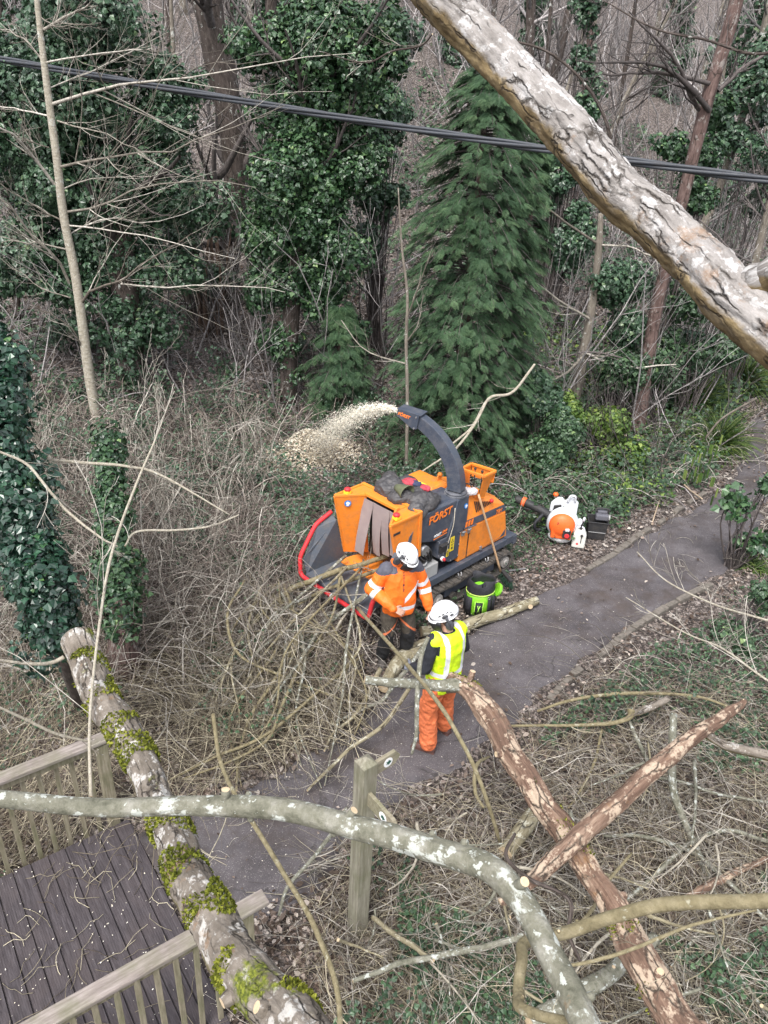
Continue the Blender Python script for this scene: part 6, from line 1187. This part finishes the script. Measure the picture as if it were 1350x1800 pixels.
# broken red log
limb('broken_limb','broken rotting red brown limb with stripped bark in the lower right','tree limb',[(790,1192,1.30,26),(835,1222,1.28,44),(872,1275,1.25,54),(905,1335,1.22,54),(945,1400,1.20,52),(990,1460,1.2,56),(1040,1540,1.2,58),(1085,1610,1.2,62),(1130,1690,1.2,72),(1180,1780,1.2,78),(1240,1880,1.2,86)],B_rot,n=320,sides=64,fine=.012,wsc=.82,dsp=.16,kn=4,seedk=23,moss=5900,dsc=2.4,knp=[(.06,-1,.1,-.3,.10,.05),(.07,.2,.2,1,.10,.03)])
limb('branch','straight grey branch stub sticking out left from the broken red limb','branch',[(640,1196,1.42,17),(700,1200,1.38,20),(760,1204,1.34,23),(815,1206,1.30,30),(840,1222,1.28,34)],B_lich,n=50,sides=16,dsp=.05,seedk=25)
limb('broken_limb','split orange barkless branch lying across the broken red limb','tree limb',[(1308,1232,1.50,12),(1270,1262,1.48,26),(1180,1325,1.45,36),(1090,1405,1.42,36),(1000,1490,1.42,38),(935,1545,1.40,34),(905,1572,1.38,26),(880,1588,1.36,12)],B_rot,n=240,sides=48,fine=.008,wsc=.85,dsp=.14,kn=2,seedk=29,dsc=2.6)
limb('branch','mossy twisting branch running off the right edge from the split orange one','branch',[(1240,1290,1.40,16),(1280,1312,1.38,20),(1350,1328,1.36,22),(1430,1350,1.3,22)],B_moss,n=40,sides=14,dsp=.1,seedk=31,moss=500)
limb('branch','pale sawn upright branch piece behind the split orange branch','branch',[(1183,1255,.95,15),(1182,1320,.8,17),(1185,1395,.45,16),(1215,1470,.15,14),(1245,1540,.08,12),(1265,1590,.06,10),(1310,1660,.05,8),(1345,1720,.05,6)],B_lich,n=60,sides=12,seedk=33,auto=5,alen=.25)
# log on ground
limb('log','long cut log lying on the ground beside the tarmac path behind the two workers','log',[(944,1056,.10,19),(880,1078,.10,23),(800,1108,.10,26),(745,1135,.12,30),(700,1165,.12,30),(672,1212,.10,24)],B_log,n=60,sides=16,dsp=.06,kn=5,seedk=35,knp=[(.05,.2,-.9,.2,.04,.035)])
limb('log','short sawn log end lying beside the long cut log','log',[(740,1110,.16,22),(790,1106,.16,22),(812,1102,.14,18)],B_log,n=14,sides=14,seedk=36)
limb('log','thick pale cut log half hidden in stalks under the broken red limb','log',[(888,1500,.12,32),(925,1450,.14,36),(960,1405,.12,34)],B_log,n=24,sides=16,seedk=37)
limb('log','grey lichened log lying under the broken limb at the bottom','log',[(930,1800,.25,36),(1010,1755,.25,38),(1080,1705,.22,34),(1150,1650,.16,26)],B_lich,n=40,sides=16,seedk=38,kn=2)
# branches fed into hopper
def WLp(u,v,z,w_): return ('w',u,v,z,w_)
_PT=PT
def PT(q): return WL(q[1],q[2],q[3]) if q[0]=='w' else _PT(q)
def wl(name,lab,pts,bm,**k):
    global limb
    P=[]; 
    for q in pts: p=WL(q[1],q[2],q[3]) if q[0]=='w' else _PT(q); x,y,dd=proj(p); P.append((float(x[0]),float(y[0]),-float(np.linalg.norm(p-C0)),q[-1]))
    return limb(name,lab,'branch',P,bm,**k)
wl('branch','thickest cut branch lying in the infeed tray, running down to the brushwood',[('w',.95,.05,.80,10),('w',.55,-.05,.78,11),('w',.2,-.2,.74,12),('w',-.1,-.32,.66,12),(505,1040,.45,13),(475,1095,.22,13),(468,1150,.12,11),(480,1225,.12,9),(470,1300,.08,6)],B_olive,n=60,sides=10,auto=8,alen=.3,seedk=41)
wl('branch','second cut branch beside the thickest one in the infeed tray',[('w',.85,.15,.74,8),('w',.4,.08,.72,9),('w',.0,-.05,.66,8),(545,1050,.45,8),(500,1080,.3,8),(470,1120,.2,6)],B_olive,n=40,sides=8,auto=7,alen=.35,seedk=43)
wl('branch','pale barkless stick standing over the lip of the infeed tray',[('w',.55,.35,.68,5),('w',.3,.42,.76,6),('w',-.05,.42,.70,6),(600,1090,.5,6),(575,1135,.3,6),(550,1180,.12,5)],B_pale,n=30,sides=8,auto=4,seedk=45)
wl('branch','greenish cut branch ending over the right corner of the infeed tray',[('w',.32,.52,.95,9),('w',.05,.50,.80,9),(590,1085,.55,9),(550,1122,.35,9),(510,1150,.2,8),(480,1195,.1,7)],B_lich,n=40,sides=9,auto=5,seedk=47)
more=[('long thin reddish pole slanting from the red bar down past the second worker',[(628,1068,.95,7),(700,1150,1.5,8),(760,1222,1.8,9),(810,1300,1.8,9),(850,1390,1.5,9),(878,1478,1.0,8)],B_olive,0),
('lichened stick hanging upright in front of the second worker',[(752,1120,1.9,8),(738,1165,1.7,10),(733,1240,1.45,10),(732,1290,1.2,9),(724,1325,1.0,6)],B_lich,0),
('curved branch sweeping from the log across the tarmac to the brushwood',[(722,1205,.4,9),(700,1240,.35,9),(668,1280,.3,9),(620,1312,.25,8),(580,1350,.15,7),(540,1390,.1,5)],B_log,5),
('crooked grey stick just left of the log',[(742,1140,.3,9),(700,1195,.25,9),(670,1232,.2,8),(640,1245,.15,7),(580,1275,.1,6)],B_lich,4),
('forked branch along the edge of the brushwood heap',[(668,1175,.2,11),(645,1225,.18,10),(620,1260,.16,8),(585,1290,.1,6),(570,1320,.1,4)],B_log,5),
('bent bare stem rising from the bridge end, left of the signpost',[(375,1255,1.35,8),(385,1330,1.1,9),(410,1390,1.1,9),(465,1480,1.0,10),(520,1570,.9,11),(558,1640,.8,12),(590,1730,.6,12),(600,1830,.5,12)],B_olive,6),
('lichened forked branch on the ground below the signpost',[(490,1610,.2,6),(505,1560,.3,8),(540,1520,.35,9),(580,1470,.35,9),(610,1420,.3,7)],B_lich,6),
('grey broken branch crossing the dry stalks at the bottom centre',[(620,1725,.5,9),(700,1695,.5,12),(770,1680,.5,14),(850,1665,.55,14),(920,1645,.6,14)],B_lich,4),
('knobbly short branch meeting the grey broken one near the signpost foot',[(655,1612,.25,10),(690,1640,.35,12),(730,1665,.45,12),(762,1690,.5,10)],B_log,2),
('sawn branch with a cut round face on the right bank',[(890,1276,.15,5),(1000,1275,.2,7),(1070,1272,.22,9),(1105,1262,.28,11),(1110,1248,.34,17)],B_olive,5),
('thick mossy sawn piece reaching up right of the cut round face',[(1108,1256,.3,14),(1140,1245,.3,16),(1175,1228,.32,16)],B_moss,0),
('slender branch bowed across the right bank above the sawn one',[(945,1250,.1,5),(1000,1232,.16,7),(1080,1220,.22,8),(1180,1220,.22,7),(1240,1228,.2,6),(1300,1250,.15,4)],B_olive,5),
('thin stick hanging down from the sawn branch on the right bank',[(1105,1265,.2,7),(1120,1300,.15,8),(1140,1340,.1,8),(1150,1360,.08,6)],B_lich,0),
('curved slim branch below the sawn branch',[(1058,1282,.15,5),(1045,1340,.12,6),(1020,1390,.1,5),(1000,1420,.1,4)],B_olive,2),
('grey branch lying in stalks right of the broken limb',[(1350,1480,.12,7),(1280,1460,.15,9),(1215,1480,.15,10),(1150,1540,.12,10),(1080,1600,.1,8),(1040,1640,.1,5)],B_lich,6),
('pale branch crossing the lower right stalks towards the corner',[(1060,1470,.12,6),(1130,1470,.15,8),(1220,1500,.15,9),(1290,1560,.12,9),(1350,1620,.1,9)],B_lich,6),
('brown rotten log end in the lower right stalks',[(1190,1590,.12,14),(1240,1560,.14,18),(1300,1530,.12,16),(1350,1510,.1,14)],B_rot,0),
('dead branch with twigs along the bottom right corner',[(1180,1700,.12,7),(1240,1640,.14,9),(1290,1700,.12,8),(1350,1790,.1,7)],B_lich,7),
('thin dark branch passing under the olive one at the bottom',[(1330,1600,1.6,5),(1220,1625,1.6,7),(1120,1665,1.55,8),(1040,1690,1.5,8),(980,1700,1.5,6)],B_olive,3),
('dead curling branch beneath the split orange branch',[(1110,1500,.5,6),(1060,1560,.55,8),(1040,1600,.6,8),(1000,1640,.6,7),(960,1660,.6,5)],B_olive,4),
('short dark snapped branch hanging off the curved grey limb',[(905,1465,1.6,6),(890,1505,1.6,8),(930,1545,1.5,9),(1000,1580,1.5,9),(1000,1640,1.4,9),(1020,1690,1.3,7)],B_dark,3),
('thin bowed stick left of the small pale log',[(860,1330,.3,5),(838,1345,.4,8),(835,1390,.3,8),(850,1420,.2,6)],B_olive,2),
('long thin dead stick half way down the bank at the right edge',[(1100,1370,.12,5),(1180,1370,.15,6),(1260,1395,.15,6),(1350,1410,.12,5)],B_lich,6),
('long slender stem lying through the heap below the chipper tray',[(540,1085,.5,7),(520,1130,.45,8),(480,1200,.35,8),(440,1260,.25,7),(420,1330,.15,6),(415,1390,.1,5)],B_olive,6),
('pale bent stem lying over the middle of the brushwood heap',[(600,1100,.4,5),(540,1150,.45,7),(500,1230,.4,7),(470,1300,.3,6),(400,1340,.2,5),(320,1370,.1,3)],B_olive,6),
('straight thin stem pointing to the bridge from the brushwood heap',[(640,1150,.3,4),(560,1215,.35,6),(470,1290,.3,7),(380,1330,.2,6),(300,1370,.15,4)],B_straw if 'B_straw' in globals() else B_olive,5),
('drooping thin stem with fine shoots on the left of the heap',[(430,1020,.9,4),(400,1080,.8,6),(420,1150,.6,6),(500,1190,.4,5),(600,1230,.3,4)],B_olive,6)]
for i,(lab,pts,bm,au) in enumerate(more): limb('branch',lab,'branch',pts,bm,n=36,sides=10,dsp=.05,auto=au,alen=.32,seedk=60+i*3,twig=M_twig if bm is not B_olive else M_straw)
r7=np.random.default_rng(71); FAN=[]; STR=[]
for i in range(24):
    u,v=r7.uniform(.1,.65),r7.uniform(-.38,.02); s_=WL(u,v,.72+.08*r7.random()) if i<6 else WL(-.15-.5*r7.random(),r7.uniform(-.9,.25),.38+.2*r7.random())
    e=gz(r7.uniform(330,640),r7.uniform(1200,1390),.08); m=(s_+e)/2+np.array([r7.normal()*.22,r7.normal()*.12,.16+.2*r7.random()]); m2=s_*.25+e*.75+np.array([r7.normal()*.15,r7.normal()*.1,.08]); pp=[]
    for p,w_ in zip((s_,m,m2,e),(r7.uniform(4,7),r7.uniform(4,7),4,2.5)): x,y,dd=proj(p); pp.append((float(x[0]),float(y[0]),-float(np.linalg.norm(p-C0)),w_))
    FAN.append((pp[-1][0],limb('branch','slender cut branch fanning down from the infeed tray','branch',pp,[B_olive,B_log,B_lich][i%3],n=30,sides=7,dsp=.05,auto=9,alen=.30,seedk=500+i*4,twig=M_straw if i%2 else M_twig,group='cut branches fanning from the infeed tray')))
for q,(x_,o_) in enumerate(sorted(FAN,key=lambda t:t[0])): o_['label']='slender cut branch below the infeed tray, '+ordw[q]+' from left at its lower end'
for i in range(34):
    x,y=r7.uniform(560,1350),r7.uniform(1300,1790)
    if y<1250+ (1350-x)*.25 and x<900: y=1500+200*r7.random()
    a=r7.uniform(0,PI); l=r7.uniform(70,190); pp=[]; cv=r7.normal()*.5; q=np.array([x,y]); w0=r7.uniform(4,9)
    for k in range(5): pp.append((float(q[0]),float(q[1]),.20+.16*r7.random(),w0*(1-.15*k))); q=q+np.array([math.cos(a+cv*k/3),math.sin(a+cv*k/3)])*l/4
    STR.append((pp[2][0],limb('branch','pale dead branch strewn on the dry stalks of the right bank','branch',pp,[B_lich,B_lich,B_pale,B_log][i%4],n=32,sides=8,dsp=.05,auto=6,alen=.42,seedk=700+i*4,twig=M_twig,group='dead branches strewn over the right bank')))
for q,(x_,o_) in enumerate(sorted(STR,key=lambda t:t[0])): o_['label']='pale dead branch strewn on the right bank, '+ordw[q]+' from the left'
# bare shoots hanging in the foreground at left
fg=[('pale forked stem running over the bramble thicket in front of the ivy trunk',[(31,816,-7.2,5),(78,809,-7.2,7),(155,814,-7.1,7),(223,820,-7.0,6),(280,834,-6.9,5),(404,905,-6.8,3)],7),
('bare stem falling right from the foreground ivy trunk',[(-10,790,-6.5,5),(47,816,-6.5,6),(83,858,-6.4,6),(119,899,-6.4,6),(171,941,-6.3,5),(207,961,-6.3,4)],6),
('slender yellowish shoot standing tall left of the signpost, in front of the mossy limb',[(160,1400,-4.4,8),(157,1300,-4.5,7),(165,1180,-4.7,6),(180,1060,-4.9,6),(200,960,-5.1,6),(240,850,-5.2,5),(270,780,-5.3,4),(300,700,-5.4,2)],7),
('low pale stem running right from the slender yellowish shoot',[(220,960,-5.2,4),(240,935,-5.25,5),(310,932,-5.3,5),(370,925,-5.35,4),(420,905,-5.4,3)],4),
('yellow green shoot bending out left from the cut end of the mossy limb',[(112,1155,-5.1,9),(90,1165,-5.1,8),(50,1167,-5.05,7),(-10,1158,-5.,5),(-60,1150,-5.,4)],3),
('thin stem sloping down to the footbridge railing at the left edge',[(-20,1235,-4.8,4),(40,1262,-4.9,6),(100,1290,-5.,6),(155,1303,-5.1,5)],3),
('dead fine branch overhanging the tarmac path at the right',[(1420,1110,-6.5,5),(1330,1085,-6.6,5),(1250,1060,-6.7,4),(1170,1020,-6.8,3),(1120,970,-6.9,2)],8),
('pale twiggy branch over the right bank below the path',[(1420,1240,-5.8,5),(1340,1190,-5.9,5),(1270,1140,-6.,4),(1200,1110,-6.1,3),(1100,1050,-6.2,2)],8),
('bowed bare branch crossing between the slim tree and the conifer',[(940,640,-13.,5),(900,690,-12.8,6),(860,700,-12.6,6),(830,750,-12.4,5),(795,780,-12.3,4)],4),
('pale bleached branch leaning behind the chipper spout',[(858,700,-12.2,4),(835,745,-12.1,5),(800,790,-12,5),(770,810,-11.9,4),(740,830,-11.8,3)],4),
('bare mauve branch reaching in from the top right above the cable',[(1420,70,-9,6),(1330,95,-9.2,6),(1240,70,-9.4,5),(1150,50,-9.6,4),(1060,0,-9.8,2)],9),
('fine bare branch crossing the top centre in front of the middle ivy tree',[(760,60,-8,3),(740,80,-8.1,4),(690,90,-8.2,4),(640,110,-8.3,3),(560,90,-8.4,2)],6),
('bare branch rising behind the massive limb toward the upper edge',[(1075,330,-10,7),(1070,230,-10,7),(1030,150,-10,6),(960,90,-10,5),(860,60,-10,4),(770,10,-10,2)],9)]
for i,(lab,pts,au) in enumerate(fg): limb('bare_branch',lab,'branch',pts,B_pale if i not in(10,11,12) else B_dark,n=36,sides=8,dsp=.03,auto=au,alen=.32,seedk=200+i*3,twig=M_twig if i not in(10,12) else M_darktwig)
# hanging ivy sprigs on right
P=[gd(1235,770,9.5),gd(1238,860,9.4),gd(1232,905,9.3)]
o=empty('catkin_spray','hanging yellow green catkins at the right above the path','foliage',P[2]); b=MB(); r=np.random.default_rng(4); n=26; A=np.array([P[0]+(P[1]-P[0])*r.random()+r.normal(size=3)*.10 for _ in range(n)]); pts=np.stack([A,A+[0,0,-.05],A+[0,0,-.11]],1); b.tubes(pts,np.full((n,3),.012),5); kid(b,'catkin',M_sedge,o); b=MB(); q=catmull([gd(1330,700,9.6),gd(1270,735,9.5),gd(1240,770,9.5)],12); b.tube(q,.012,6); kid(b,'stem',M_twig,o)
# loose poles / hatchet-like debris: pale stones, pink leaves
for i,(x,y) in enumerate(((683,1385),(972,1165),(1000,1045))):
    pass
# twigs and debris over deck
n=150; r=np.random.default_rng(6); A=np.stack([r.uniform(-2.6,1.1,n),r.uniform(3.35,5.3,n)],-1); K=6; P=np.zeros((n,K,3)); a=r.random(n)*6.28; p=A.copy(); 
for k in range(K):
    P[:,k,0]=p[:,0]*.8-p[:,1]*.6; P[:,k,1]=p[:,0]*.6+p[:,1]*.8; P[:,k,2]=.045+.03*r.random(n)*(k in(2,3)); p=p+np.stack([np.cos(a),np.sin(a)],-1)*(.06*(.4+r.random(n)))[:,None]; a+=r.normal(size=n)*.35
b=MB(); b.tubes(P,np.full((n,K),.0026),3); stuff(b,'deck_twigs',M_straw,'small twigs fallen on the wet footbridge deck')
